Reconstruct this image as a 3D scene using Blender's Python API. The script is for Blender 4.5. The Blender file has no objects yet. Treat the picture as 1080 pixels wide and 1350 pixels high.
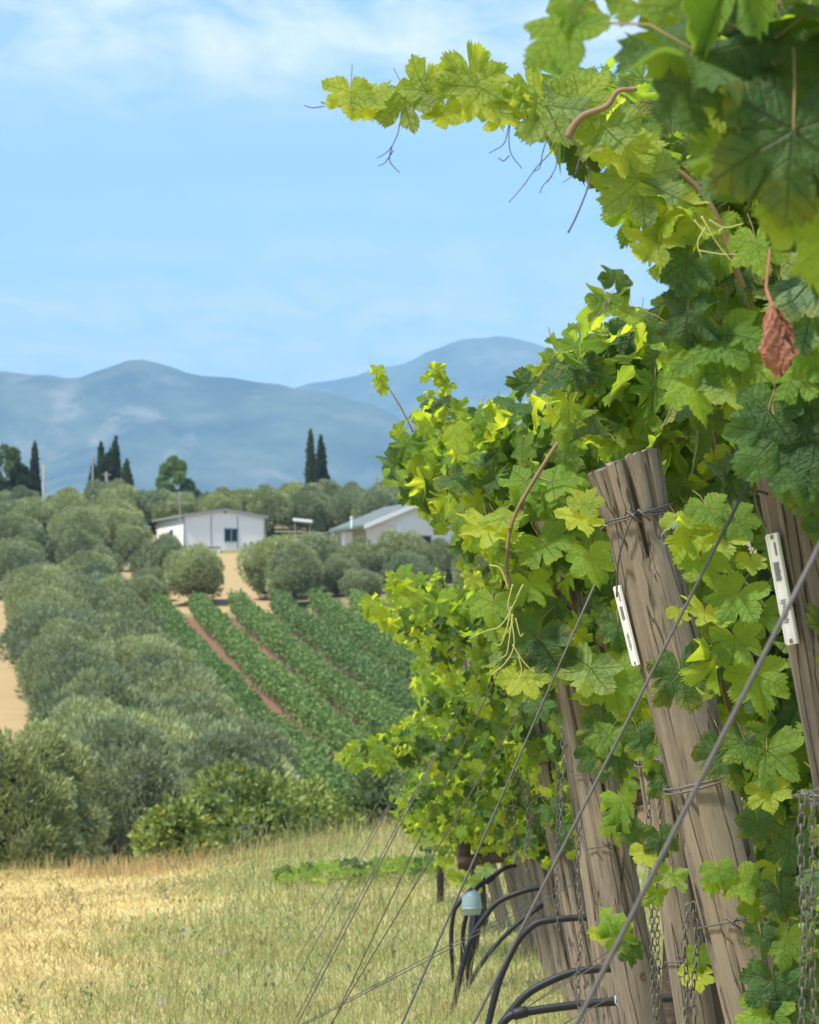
import bpy, math, random
import numpy as np
from mathutils import Vector, Matrix, Quaternion

random.seed(7)
RNG = np.random.default_rng(7)
R = math.radians
scene = bpy.context.scene
COL = scene.collection

# ------------------------------------------------------------------ camera
F = 5000.0                      # focal length in pixels of the 1080 x 1350 photograph
EYE = Vector((0.0, 0.0, 1.2))
TILT = math.atan(275.0 / F)
cam_d = bpy.data.cameras.new('camera')
cam = bpy.data.objects.new('camera', cam_d)
COL.objects.link(cam)
cam.location = EYE
cam.rotation_euler = (math.pi / 2 + TILT, 0, 0)
cam_d.sensor_fit = 'VERTICAL'
cam_d.sensor_height = 24.0
cam_d.lens = 24.0 * F / 1350.0
cam_d.clip_start = 0.1
cam_d.clip_end = 60000
cam_d.dof.use_dof = True
cam_d.dof.focus_distance = 7.6
cam_d.dof.aperture_fstop = 16
scene.camera = cam

# ------------------------------------------------------------------ sky, sun, exposure
SUN_EL, SUN_AZ = 58.0, -122.0    # azimuth from +Y, positive towards +X
sdir = Vector((math.cos(R(SUN_EL)) * math.sin(R(SUN_AZ)), math.cos(R(SUN_EL)) * math.cos(R(SUN_AZ)), math.sin(R(SUN_EL))))
sun_d = bpy.data.lights.new('sun', 'SUN')
sun_d.energy = 3.5
sun_d.angle = R(6.0)
sun_d.color = (1.0, 0.95, 0.86)
sun = bpy.data.objects.new('sun', sun_d)
sun.rotation_euler = sdir.to_track_quat('Z', 'Y').to_euler()
sun.location = (0, 0, 60)
COL.objects.link(sun)

world = bpy.data.worlds.new("World")
scene.world = world
world.use_nodes = True
wn = world.node_tree
wn.nodes.clear()


def nd(nt, typ, ins=None, **props):
    n = nt.nodes.new(typ)
    for k, v in props.items():
        setattr(n, k, v)
    for k, v in (ins or {}).items():
        s = n.inputs[k]
        if isinstance(v, bpy.types.NodeSocket):
            nt.links.new(v, s)
        else:
            s.default_value = v
    return n


def mth(nt, op, a, b=None, c=None, clamp=False):
    ins = {0: a}
    if b is not None:
        ins[1] = b
    if c is not None:
        ins[2] = c
    n = nd(nt, 'ShaderNodeMath', ins, operation=op)
    n.use_clamp = clamp
    return n.outputs[0]


def mixc(nt, fac, a, b, blend='MIX'):
    n = nt.nodes.new('ShaderNodeMix')
    n.data_type = 'RGBA'
    n.blend_type = blend
    for s, v in ((n.inputs[0], fac), (n.inputs[6], a), (n.inputs[7], b)):
        if isinstance(v, bpy.types.NodeSocket):
            nt.links.new(v, s)
        elif isinstance(v, (int, float)):
            s.default_value = v
        else:
            s.default_value = tuple(v) + ((1,) if len(v) == 3 else ())
    return n.outputs[2]


def ramp(nt, fac, stops):
    n = nt.nodes.new('ShaderNodeValToRGB')
    e = n.color_ramp.elements
    while len(e) < len(stops):
        e.new(0.5)
    for i, (p, c) in enumerate(stops):
        e[i].position = p
        e[i].color = tuple(c) + ((1,) if len(c) == 3 else ()) if not isinstance(c, (int, float)) else (c, c, c, 1)
    nt.links.new(fac, n.inputs[0])
    return n.outputs[0]


def noise(nt, vec, scale, detail=4.0, rough=0.55, dist=0.0):
    ins = {'Scale': scale, 'Detail': detail, 'Roughness': rough, 'Distortion': dist}
    if vec is not None:
        ins['Vector'] = vec
    return nd(nt, 'ShaderNodeTexNoise', ins).outputs['Fac']


sky = nd(wn, 'ShaderNodeTexSky', sky_type='NISHITA', sun_disc=False)
sky.sun_elevation = R(SUN_EL)
sky.sun_rotation = R(SUN_AZ)
sky.air_density = 1.0
sky.dust_density = 0.25
sky.ozone_density = 3.5
sky.altitude = 300
wg = nd(wn, 'ShaderNodeTexCoord').outputs['Generated']
wsep = nd(wn, 'ShaderNodeSeparateXYZ', {0: wg})
zz = mth(wn, 'MAXIMUM', wsep.outputs[2], 0.03)
# thin high cloud on a flat layer far above, the same pattern all the way round
cl = nd(wn, 'ShaderNodeCombineXYZ', {0: mth(wn, 'DIVIDE', wsep.outputs[0], zz), 1: mth(wn, 'DIVIDE', wsep.outputs[1], zz), 2: 0.0}).outputs[0]
c1 = noise(wn, nd(wn, 'ShaderNodeMapping', {'Vector': cl, 'Scale': (5.5, 1.7, 1)}).outputs[0], 1.0, 7.0, 0.62, 0.4)
bank = ramp(wn, mth(wn, 'DIVIDE', nd(wn, 'ShaderNodeVectorMath', {0: cl}, operation='LENGTH').outputs['Value'], 10.0), [(0.43, 0.0), (0.49, 1.0), (0.56, 1.0), (0.615, 0.0)])
c2 = noise(wn, nd(wn, 'ShaderNodeMapping', {'Vector': cl, 'Location': (3.2, 1.15, 0), 'Scale': (0.10, 0.33, 1)}).outputs[0], 1.0, 3.0, 0.5)
cm = mth(wn, 'MULTIPLY', ramp(wn, c1, [(0.38, 0.12), (0.62, 1.0)]), mth(wn, 'ADD', mth(wn, 'MULTIPLY', bank, 0.75), mth(wn, 'MULTIPLY', ramp(wn, c2, [(0.44, 0.0), (0.64, 1.0)]), 0.5), clamp=True))
veil = mth(wn, 'MULTIPLY', ramp(wn, c2, [(0.36, 0.0), (0.62, 1.0)]), 0.10)
cfac = mth(wn, 'ADD', mth(wn, 'MULTIPLY', cm, 0.95), veil, clamp=True)
SKY_TINT = (0.80, 0.945, 1.13, 1)
skyc = mixc(wn, 1.0, sky.outputs[0], SKY_TINT, 'MULTIPLY')
skyc = mixc(wn, cfac, skyc, (6.0, 6.2, 6.3, 1))
bg = nd(wn, 'ShaderNodeBackground', {'Color': skyc, 'Strength': 0.10})
wo = nd(wn, 'ShaderNodeOutputWorld', {'Surface': bg.outputs[0]})

scene.view_settings.view_transform = 'Standard'
scene.view_settings.look = 'None'
scene.view_settings.gamma = 1
scene.view_settings.exposure = 1.13
scene.view_settings.use_curve_mapping = False
scene.render.engine = 'CYCLES'
scene.cycles.use_denoising = True
scene.cycles.max_bounces = 8
scene.cycles.diffuse_bounces = 3
scene.cycles.transmission_bounces = 4
scene.cycles.transparent_max_bounces = 8
scene.cycles.volume_bounces = 0

# ------------------------------------------------------------------ geometry helpers
FWD = Vector((0, math.cos(TILT), math.sin(TILT)))
UP = Vector((0, -math.sin(TILT), math.cos(TILT)))


def ray(px, py):
    return Vector((1, 0, 0)) * ((px - 540) / F) + FWD + UP * ((675 - py) / F)


def P(px, py, y):
    d = ray(px, py)
    return EYE + d * ((y - EYE.y) / d.y)


def sstep(a, b, x):
    t = np.clip((x - a) / (b - a), 0, 1)
    return t * t * (3 - 2 * t)


def vnoise(x, y, seed=0):
    xi, yi = np.floor(x).astype(np.int64), np.floor(y).astype(np.int64)
    fx, fy = x - xi, y - yi

    def h(i, j):
        n = (i * 374761393 + j * 668265263 + seed * 974711) & 0x7fffffff
        n = ((n ^ (n >> 13)) * 1274126177) & 0x7fffffff
        return ((n ^ (n >> 16)) & 0xffff) / 65535.0
    u, v = fx * fx * (3 - 2 * fx), fy * fy * (3 - 2 * fy)
    return (h(xi, yi) * (1 - u) + h(xi + 1, yi) * u) * (1 - v) + (h(xi, yi + 1) * (1 - u) + h(xi + 1, yi + 1) * u) * v


def fbm(x, y, oct=4, seed=0):
    s, a, t = 0, 0.5, 0
    for i in range(oct):
        s = s + a * vnoise(x * 2 ** i, y * 2 ** i, seed + i)
        t += a
        a *= 0.5
    return s / t


PY = [-400, 0, 29, 32, 36, 42, 60, 90, 120, 150, 200, 250, 300, 340, 362, 420, 700, 2000, 40000]
PZ = [0, 0, 0, -0.04, -0.35, -1.2, -4.0, -4.9, -3.4, -1.4, 3.2, 8.0, 14.4, 18.5, 18.9, 15, -5, -20, -20]


def hgt(x, y):
    x = np.asarray(x, float)
    y = np.asarray(y, float)
    z = (np.interp(y - 1.5, PY, PZ) + np.interp(y, PY, PZ) * 2 + np.interp(y + 1.5, PY, PZ)) / 4
    z = z + 0.34 * sstep(-2.4, 0.5, x) * sstep(19, 31, y) * (1 - sstep(36, 46, y))
    z = z + 0.05 * (fbm(x * 0.7, y * 0.7, 3, 5) - 0.5) * (1 - sstep(50, 80, y))
    z = z + 1.2 * (fbm(x * 0.05, y * 0.05, 3, 9) - 0.5) * sstep(60, 130, y) * (1 - sstep(600, 900, y))
    return z


def hz(x, y):
    return float(hgt(np.array([x]), np.array([y]))[0])


def on_ground(px, py, y0=20, y1=420):
    """the point where the ray of a photograph pixel first meets the ground beyond y0"""
    ys = np.linspace(y0, y1, 1600)
    d = ray(px, py)
    k = ys / d.y
    xs, zs = d.x * k, EYE.z + d.z * k
    below = np.where(zs < hgt(xs, ys))[0]
    i = below[0] if len(below) else len(ys) - 1
    return Vector((xs[i], ys[i], float(hgt(xs[i:i + 1], ys[i:i + 1])[0])))


def mesh_np(name, verts, faces, mats=(), mat_idx=None, uv=None, col=None, smooth=False):
    """faces: (n,3) or (n,4) int array"""
    verts = np.asarray(verts, np.float32)
    faces = np.asarray(faces, np.int32)
    m = bpy.data.meshes.new(name)
    n, k = faces.shape
    m.vertices.add(len(verts))
    m.vertices.foreach_set('co', verts.ravel())
    m.loops.add(n * k)
    m.loops.foreach_set('vertex_index', faces.ravel())
    m.polygons.add(n)
    m.polygons.foreach_set('loop_start', np.arange(0, n * k, k, dtype=np.int32))
    for mt in mats:
        m.materials.append(mt)
    if mat_idx is not None:
        m.polygons.foreach_set('material_index', np.asarray(mat_idx, np.int32))
    if smooth:
        m.polygons.foreach_set('use_smooth', np.ones(n, bool))
    if uv is not None:
        l = m.uv_layers.new(name='UVMap')
        l.data.foreach_set('uv', np.asarray(uv, np.float32)[faces.ravel()].ravel())
    if col is not None:
        a = m.color_attributes.new('Col', 'FLOAT_COLOR', 'POINT')
        a.data.foreach_set('color', np.asarray(col, np.float32).ravel())
    m.update(calc_edges=True)
    m.validate()
    return m


def link(name, mesh, parent=None, loc=(0, 0, 0), mat=None):
    o = bpy.data.objects.new(name, mesh)
    COL.objects.link(o)
    o.location = loc
    if parent is not None:
        o.parent = parent
    if mat is not None:
        mesh.materials.append(mat)
    return o


def thing(name, label, cat, loc=(0, 0, 0), group=None):
    o = bpy.data.objects.new(name, None)
    o.empty_display_size = 0.1
    COL.objects.link(o)
    o.location = loc
    return tag(o, label, cat, group)


def tag(o, label, cat, group=None):
    o['label'] = label
    o['category'] = cat
    if group:
        o['group'] = group
    return o


def kind(o, k):
    o['kind'] = k
    return o


class MB:
    """collects boxes, tubes, lathes into one mesh"""

    def __init__(s):
        s.v, s.f, s.mi, s.cur = [], [], [], 0

    def add(s, vs, fs):
        b = len(s.v)
        s.v += [tuple(v) for v in vs]
        s.f += [tuple(i + b for i in f) for f in fs]
        s.mi += [s.cur] * len(fs)

    def box(s, c, size, M=None):
        x, y, z = (i / 2 for i in size)
        vs = [Vector((c[0] + a * x, c[1] + b * y, c[2] + d * z)) for a in (-1, 1) for b in (-1, 1) for d in (-1, 1)]
        if M is not None:
            vs = [M @ v for v in vs]
        s.add(vs, [(0, 1, 3, 2), (4, 6, 7, 5), (0, 4, 5, 1), (2, 3, 7, 6), (0, 2, 6, 4), (1, 5, 7, 3)])

    def tube(s, pts, rad, sides=8, caps=True):
        pts = [Vector(p) for p in pts]
        n = len(pts)
        rad = [rad] * n if isinstance(rad, (int, float)) else rad
        prev = None
        vs, fs = [], []
        for i, p in enumerate(pts):
            t = (pts[min(i + 1, n - 1)] - pts[max(i - 1, 0)])
            t = t.normalized() if t.length > 1e-9 else Vector((0, 0, 1))
            if prev is None:
                a = t.orthogonal().normalized()
            else:
                a = (prev - t * prev.dot(t))
                a = a.normalized() if a.length > 1e-6 else t.orthogonal().normalized()
            prev = a
            b = t.cross(a)
            for k in range(sides):
                w = 2 * math.pi * k / sides
                vs.append(p + (a * math.cos(w) + b * math.sin(w)) * rad[i])
        for i in range(n - 1):
            for k in range(sides):
                k2 = (k + 1) % sides
                fs.append((i * sides + k, i * sides + k2, (i + 1) * sides + k2, (i + 1) * sides + k))
        if caps:
            fs.append(tuple(range(sides - 1, -1, -1)))
            fs.append(tuple((n - 1) * sides + k for k in range(sides)))
        s.add(vs, fs)

    def mesh(s, name, mats=(), smooth=False):
        m = bpy.data.meshes.new(name)
        m.from_pydata([tuple(v) for v in s.v], [], s.f)
        for mt in mats:
            m.materials.append(mt)
        if len(mats) > 1:
            m.polygons.foreach_set('material_index', s.mi)
        if smooth:
            m.polygons.foreach_set('use_smooth', [True] * len(m.polygons))
        m.update()
        return m


def spline(pts, n=24):
    """Catmull-Rom through 3-D points"""
    p = [Vector(q) for q in pts]
    p = [p[0] * 2 - p[1]] + p + [p[-1] * 2 - p[-2]]
    out = []
    segs = len(p) - 3
    per = max(2, n // segs)
    for i in range(segs):
        a, b, c, d = p[i:i + 4]
        for k in range(per):
            t = k / per
            out.append(0.5 * ((2 * b) + (c - a) * t + (2 * a - 5 * b + 4 * c - d) * t * t + (3 * b - a - 3 * c + d) * t ** 3))
    out.append(p[-2])
    return out


# ------------------------------------------------------------------ materials
def newmat(name):
    m = bpy.data.materials.new(name)
    m.use_nodes = True
    nt = m.node_tree
    nt.nodes.clear()
    return m, nt


def finish(nt, shader, disp=None):
    o = nd(nt, 'ShaderNodeOutputMaterial', {'Surface': shader})
    return o


def plain(name, col, rough=0.6, metal=0.0, var=0.15, scale=8.0, bump=0.0, spec=0.4):
    m, nt = newmat(name)
    tc = nd(nt, 'ShaderNodeTexCoord').outputs['Object']
    n = noise(nt, tc, scale, 5)
    c = mixc(nt, n, [max(0, i * (1 - var)) for i in col], [min(1, i * (1 + var)) for i in col])
    ins = {'Base Color': c, 'Roughness': rough, 'Metallic': metal, 'Specular IOR Level': spec}
    if bump:
        ins['Normal'] = nd(nt, 'ShaderNodeBump', {'Height': n, 'Strength': bump, 'Distance': 0.01}).outputs[0]
    finish(nt, nd(nt, 'ShaderNodeBsdfPrincipled', ins).outputs[0])
    return m


def leaf_mat(name, front, back, trans, tfac, spots=0.0, shine=0.55):
    m, nt = newmat(name)
    uv = nd(nt, 'ShaderNodeTexCoord').outputs['UV']
    sp = nd(nt, 'ShaderNodeSeparateXYZ', {0: uv})
    x = mth(nt, 'SUBTRACT', sp.outputs[0], 0.5)
    y = mth(nt, 'SUBTRACT', sp.outputs[1], 0.5)
    ang = mth(nt, 'ABSOLUTE', mth(nt, 'ARCTAN2', x, y))
    r = mth(nt, 'SQRT', mth(nt, 'ADD', mth(nt, 'MULTIPLY', x, x), mth(nt, 'MULTIPLY', y, y)))
    cen = mth(nt, 'ADD', mth(nt, 'MULTIPLY', mth(nt, 'GREATER_THAN', ang, R(27)), R(54)), mth(nt, 'MULTIPLY', mth(nt, 'GREATER_THAN', ang, R(82)), R(57)))
    da = mth(nt, 'SUBTRACT', ang, cen)
    t = mth(nt, 'MULTIPLY', r, mth(nt, 'COSINE', da))
    c = mth(nt, 'MULTIPLY', r, mth(nt, 'ABSOLUTE', mth(nt, 'SINE', da)))
    main = mth(nt, 'SUBTRACT', 1.0, mth(nt, 'DIVIDE', c, mth(nt, 'SUBTRACT', 0.016, mth(nt, 'MULTIPLY', t, 0.016))), clamp=True)
    q = mth(nt, 'FRACT', mth(nt, 'MULTIPLY', mth(nt, 'SUBTRACT', t, mth(nt, 'MULTIPLY', c, 0.75)), 8.0))
    sec = mth(nt, 'SUBTRACT', 1.0, mth(nt, 'MULTIPLY', mth(nt, 'ABSOLUTE', mth(nt, 'SUBTRACT', q, 0.5)), 9.0), clamp=True)
    vein = mth(nt, 'MAXIMUM', main, mth(nt, 'MULTIPLY', sec, 0.22))
    rnd = mth(nt, 'FRACT', mth(nt, 'ADD', nd(nt, 'ShaderNodeObjectInfo').outputs['Random'], nd(nt, 'ShaderNodeNewGeometry').outputs['Random Per Island']))
    off = nd(nt, 'ShaderNodeVectorMath', {0: uv, 1: nd(nt, 'ShaderNodeCombineXYZ', {0: mth(nt, 'MULTIPLY', rnd, 37.0), 1: mth(nt, 'MULTIPLY', rnd, 91.0), 2: 0.0}).outputs[0]}, operation='ADD').outputs[0]
    nz = noise(nt, off, 5.0, 5, 0.6)
    bf = nd(nt, 'ShaderNodeNewGeometry').outputs['Backfacing']
    var = mth(nt, 'ADD', mth(nt, 'MULTIPLY', rnd, 0.55), mth(nt, 'MULTIPLY', nz, 0.45))
    f1 = mixc(nt, var, [i * 0.72 for i in front], [min(1, i * 1.35) for i in front])
    b1 = mixc(nt, var, [i * 0.8 for i in back], [min(1, i * 1.2) for i in back])
    f1 = mixc(nt, mth(nt, 'MULTIPLY', vein, 0.8), f1, [min(1, i * 1.7 + 0.07) for i in (front[0] * 1.2, front[1], front[2])])
    base = mixc(nt, bf, f1, b1)
    tr = mixc(nt, var, [i * 0.75 for i in trans], [min(1, i * 1.25) for i in trans])
    tr = mixc(nt, mth(nt, 'MULTIPLY', main, 0.5), tr, [min(1, i * 1.1 + .05) for i in trans])
    if spots:
        sn = noise(nt, off, 22.0, 2, 0.5)
        some = mth(nt, 'GREATER_THAN', mth(nt, 'FRACT', mth(nt, 'MULTIPLY', rnd, 7.3)), 0.55)
        sm = mth(nt, 'MULTIPLY', mth(nt, 'MULTIPLY', ramp(nt, sn, [(0.62, 0.0), (0.70, 1.0)]), some), min(1, spots * 2.2))
        base = mixc(nt, sm, base, (0.10, 0.05, 0.02))
        tr = mixc(nt, sm, tr, (0.12, 0.05, 0.01))
        ed = mth(nt, 'MULTIPLY', mth(nt, 'MULTIPLY', ramp(nt, mth(nt, 'ADD', mth(nt, 'MULTIPLY', nz, 0.6), r), [(0.64, 0.0), (0.86, 1.0)]), some), min(1, spots * 2.4))
        base = mixc(nt, ed, base, (0.28, 0.24, 0.03))
    bump = nd(nt, 'ShaderNodeBump', {'Height': mth(nt, 'SUBTRACT', nz, mth(nt, 'MULTIPLY', vein, 0.6)), 'Strength': 1.0, 'Distance': 0.014}).outputs[0]
    pr = nd(nt, 'ShaderNodeBsdfPrincipled', {'Base Color': base, 'Roughness': shine, 'Specular IOR Level': 0.28, 'Normal': bump})
    tl = nd(nt, 'ShaderNodeBsdfTranslucent', {'Color': tr})
    finish(nt, nd(nt, 'ShaderNodeMixShader', {0: tfac, 1: pr.outputs[0], 2: tl.outputs[0]}).outputs[0])
    return m


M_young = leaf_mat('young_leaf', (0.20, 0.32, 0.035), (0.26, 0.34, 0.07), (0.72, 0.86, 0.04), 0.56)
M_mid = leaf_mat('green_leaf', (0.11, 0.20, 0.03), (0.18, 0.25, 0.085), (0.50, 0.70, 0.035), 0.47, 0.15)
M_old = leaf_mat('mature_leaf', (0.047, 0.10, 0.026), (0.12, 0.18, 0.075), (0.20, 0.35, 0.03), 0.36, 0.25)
M_petiole = plain('petiole', (0.24, 0.17, 0.06), 0.55)
M_dead = plain('dead_leaf', (0.26, 0.105, 0.055), 0.8, var=0.6, scale=60, bump=0.6)


def col_mat(name, trans=0.3, rough=0.6, tint=(1.15, 1.1, 0.6), spec=0.3):
    """foliage and grass: colour from the mesh's own per-leaf colour"""
    m, nt = newmat(name)
    c = nd(nt, 'ShaderNodeVertexColor', layer_name='Col').outputs[0]
    rnd = nd(nt, 'ShaderNodeObjectInfo').outputs['Random']
    c = mixc(nt, rnd, mixc(nt, 1.0, c, (0.66, 0.70, 0.74), 'MULTIPLY'), mixc(nt, 1.0, c, (1.18, 1.12, 0.95), 'MULTIPLY'))
    pr = nd(nt, 'ShaderNodeBsdfPrincipled', {'Base Color': c, 'Roughness': rough, 'Specular IOR Level': spec})
    tl = nd(nt, 'ShaderNodeBsdfTranslucent', {'Color': mixc(nt, 1.0, c, tint, 'MULTIPLY')})
    finish(nt, nd(nt, 'ShaderNodeMixShader', {0: trans, 1: pr.outputs[0], 2: tl.outputs[0]}).outputs[0])
    return m


M_foliage = col_mat('tree_foliage', 0.33)
M_grass = col_mat('grass_blade', 0.35, 0.7, (1.2, 1.1, 0.7), 0.2)
M_bark = plain('bark', (0.11, 0.085, 0.06), 0.9, var=0.4, scale=14, bump=0.8)
M_vinebark = plain('vine_bark', (0.075, 0.05, 0.035), 0.9, var=0.5, scale=40, bump=1.0)
M_cane = plain('cane', (0.20, 0.13, 0.055), 0.6, var=0.4, scale=30)
M_greencane = plain('green_cane', (0.24, 0.26, 0.07), 0.5, var=0.3, scale=30)
M_tendril = plain('tendril', (0.42, 0.42, 0.12), 0.5, var=0.3, scale=20)
M_browntendril = plain('brown_tendril', (0.11, 0.085, 0.095), 0.6, var=0.3, scale=20)
M_wire = plain('galvanised_wire', (0.115, 0.108, 0.095), 0.7, 0.2, 0.35, 60)
M_rustwire = plain('dull_wire', (0.12, 0.11, 0.10), 0.6, 0.5, 0.4, 60)
M_chain = plain('chain_steel', (0.15, 0.135, 0.115), 0.6, 0.45, 0.45, 90)
M_hose = plain('black_polythene', (0.014, 0.015, 0.017), 0.55, 0, 0.6, 25, 0.2, 0.35)
M_label = plain('white_plastic', (0.74, 0.73, 0.68), 0.5, 0, 0.12, 30)
M_ink = plain('print_ink', (0.16, 0.17, 0.17), 0.6, 0, 0.5, 300)
M_rust = plain('rust_stain', (0.26, 0.14, 0.08), 0.8, 0, 0.5, 200)
M_cup = plain('pale_blue_plastic', (0.30, 0.42, 0.43), 0.4, 0, 0.15, 20)


def wood_mat(name, c_dark, c_light, c_tan):
    m, nt = newmat(name)
    tc = nd(nt, 'ShaderNodeTexCoord').outputs['Object']
    rnd = nd(nt, 'ShaderNodeObjectInfo').outputs['Random']
    tc = nd(nt, 'ShaderNodeVectorMath', {0: tc, 1: nd(nt, 'ShaderNodeCombineXYZ', {0: mth(nt, 'MULTIPLY', rnd, 17.0), 1: 0.0, 2: mth(nt, 'MULTIPLY', rnd, 31.0)}).outputs[0]}, operation='ADD').outputs[0]
    s1 = nd(nt, 'ShaderNodeMapping', {'Vector': tc, 'Scale': (95, 95, 4.5)}).outputs[0]
    g = noise(nt, s1, 1.0, 9, 0.72, 0.6)
    s2 = nd(nt, 'ShaderNodeMapping', {'Vector': tc, 'Scale': (260, 260, 9.0)}).outputs[0]
    g2 = noise(nt, s2, 1.0, 6, 0.65, 0.2)
    ln = noise(nt, nd(nt, 'ShaderNodeMapping', {'Vector': tc, 'Scale': (22, 22, 1.5)}).outputs[0], 1.0, 3, 0.5, 0.4)
    crk = mth(nt, 'SUBTRACT', 1.0, mth(nt, 'MULTIPLY', mth(nt, 'ABSOLUTE', mth(nt, 'SUBTRACT', ln, 0.5)), 75.0), clamp=True)
    big = noise(nt, nd(nt, 'ShaderNodeMapping', {'Vector': tc, 'Scale': (9, 9, 2.5)}).outputs[0], 1.0, 4, 0.6)
    c = mixc(nt, ramp(nt, g, [(0.36, 0.0), (0.62, 1.0)]), c_dark, c_light)
    c = mixc(nt, ramp(nt, big, [(0.42, 0.0), (0.62, 0.85)]), c, c_tan)
    c = mixc(nt, ramp(nt, g2, [(0.30, 0.8), (0.40, 0.0)]), c, [i * 0.3 for i in c_dark])
    blot = noise(nt, nd(nt, 'ShaderNodeMapping', {'Vector': tc, 'Scale': (30, 30, 14)}).outputs[0], 1.0, 6, 0.7)
    c = mixc(nt, ramp(nt, blot, [(0.52, 0.0), (0.72, 0.55)]), c, (0.20, 0.175, 0.145))
    c = mixc(nt, mth(nt, 'MULTIPLY', crk, 0.55), c, (0.035, 0.026, 0.02))  # shade inside the fine cracks, painted as dark lines
    h = mth(nt, 'SUBTRACT', mth(nt, 'ADD', g, mth(nt, 'MULTIPLY', g2, 0.8)), mth(nt, 'MULTIPLY', crk, 1.5))
    b = nd(nt, 'ShaderNodeBump', {'Height': h, 'Strength': 0.9, 'Distance': 0.004}).outputs[0]
    finish(nt, nd(nt, 'ShaderNodeBsdfPrincipled', {'Base Color': c, 'Roughness': 0.85, 'Specular IOR Level': 0.2, 'Normal': b}).outputs[0])
    return m


M_wood = wood_mat('weathered_wood', (0.15, 0.12, 0.085), (0.26, 0.215, 0.16), (0.30, 0.235, 0.155))
M_woodend = plain('wood_end_grain', (0.26, 0.23, 0.20), 0.9, 0, 0.4, 60, 0.6)
M_knot = plain('wood_knot', (0.13, 0.085, 0.05), 0.9, 0, 0.4, 120, 0.5)


# ------------------------------------------------------------------ ground
def ground():
    ys = np.concatenate([np.arange(-300, 0, 20), np.arange(0, 12, 1.0), np.arange(12, 46, 0.2), np.arange(46, 420, 3.0), np.geomspace(420, 15800, 50)])
    xp = np.concatenate([np.arange(0, 8, 0.2), np.arange(8, 60, 2.0), np.geomspace(60, 8800, 40)])
    xs = np.concatenate([-xp[:0:-1], xp])
    X, Y = np.meshgrid(xs, ys)
    Z = hgt(X, Y)
    nx, ny = len(xs), len(ys)
    v = np.stack([X.ravel(), Y.ravel(), Z.ravel()], 1)
    i = np.arange(ny - 1)[:, None] * nx + np.arange(nx - 1)[None, :]
    i = i.ravel()
    f = np.stack([i, i + 1, i + nx + 1, i + nx], 1)
    m, nt = newmat('ground_soil_and_straw')
    pos = nd(nt, 'ShaderNodeNewGeometry').outputs['Position']
    s = nd(nt, 'ShaderNodeSeparateXYZ', {0: pos})
    x, y = s.outputs[0], s.outputs[1]
    fine = noise(nt, pos, 14.0, 6, 0.65)
    mid = noise(nt, pos, 0.9, 5, 0.6)
    far = noise(nt, pos, 0.12, 5, 0.6)
    straw = mixc(nt, fine, (0.50, 0.39, 0.17), (0.66, 0.53, 0.24))
    green = mixc(nt, fine, (0.28, 0.25, 0.12), (0.54, 0.47, 0.22))
    fx = mth(nt, 'ADD', x, mth(nt, 'MULTIPLY', mth(nt, 'SUBTRACT', mid, 0.5), 2.4))
    near = mixc(nt, mth(nt, 'DIVIDE', mth(nt, 'ADD', fx, 1.7), 1.0, clamp=True), straw, green)
    hill = mixc(nt, fine, (0.38, 0.26, 0.12), (0.58, 0.42, 0.21))
    hill = mixc(nt, ramp(nt, far, [(0.26, 0.0), (0.42, 0.92)]), hill, (0.19, 0.185, 0.08))
    # red soil between the distant vine rows: u = distance across the rows
    u = mth(nt, 'SUBTRACT', mth(nt, 'ADD', x, 16.75), mth(nt, 'MULTIPLY', mth(nt, 'SUBTRACT', 250.0, y), 0.12))
    lane = mth(nt, 'MULTIPLY', mth(nt, 'LESS_THAN', mth(nt, 'ADD', u, mth(nt, 'MULTIPLY', mid, 1.5)), -9.0), mth(nt, 'LESS_THAN', y, 262.0))
    yard = mth(nt, 'MULTIPLY', mth(nt, 'MULTIPLY', mth(nt, 'GREATER_THAN', x, -19.0), mth(nt, 'LESS_THAN', x, -9.0)), mth(nt, 'MULTIPLY', mth(nt, 'GREATER_THAN', y, 254.0), mth(nt, 'LESS_THAN', y, 303.0)))
    hill = mixc(nt, mth(nt, 'MAXIMUM', lane, yard), hill, mixc(nt, mid, (0.34, 0.24, 0.115), (0.43, 0.32, 0.16)))
    inv = mth(nt, 'MULTIPLY', mth(nt, 'GREATER_THAN', u, -1.2), mth(nt, 'MULTIPLY', mth(nt, 'LESS_THAN', y, 252.0), mth(nt, 'GREATER_THAN', y, 100.0)))
    soil = mixc(nt, fine, (0.15, 0.075, 0.045), (0.27, 0.15, 0.09))  # red soil, darkened in colour to stand in for shadow between rows
    soil = mixc(nt, ramp(nt, mid, [(0.45, 0.0), (0.7, 0.6)]), soil, (0.15, 0.15, 0.06))
    hill = mixc(nt, inv, hill, soil)
    c = mixc(nt, mth(nt, 'DIVIDE', mth(nt, 'SUBTRACT', y, 38.0), 12.0, clamp=True), near, hill)
    c = mixc(nt, mth(nt, 'DIVIDE', mth(nt, 'SUBTRACT', y, 420.0), 300.0, clamp=True), c, (0.10, 0.12, 0.05))
    b = nd(nt, 'ShaderNodeBump', {'Height': fine, 'Strength': 0.5, 'Distance': 0.03}).outputs[0]
    finish(nt, nd(nt, 'ShaderNodeBsdfPrincipled', {'Base Color': c, 'Roughness': 0.95, 'Specular IOR Level': 0.1, 'Normal': b}).outputs[0])
    kind(link('ground', mesh_np('ground', v, f, [m], smooth=True)), 'structure')


ground()


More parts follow.
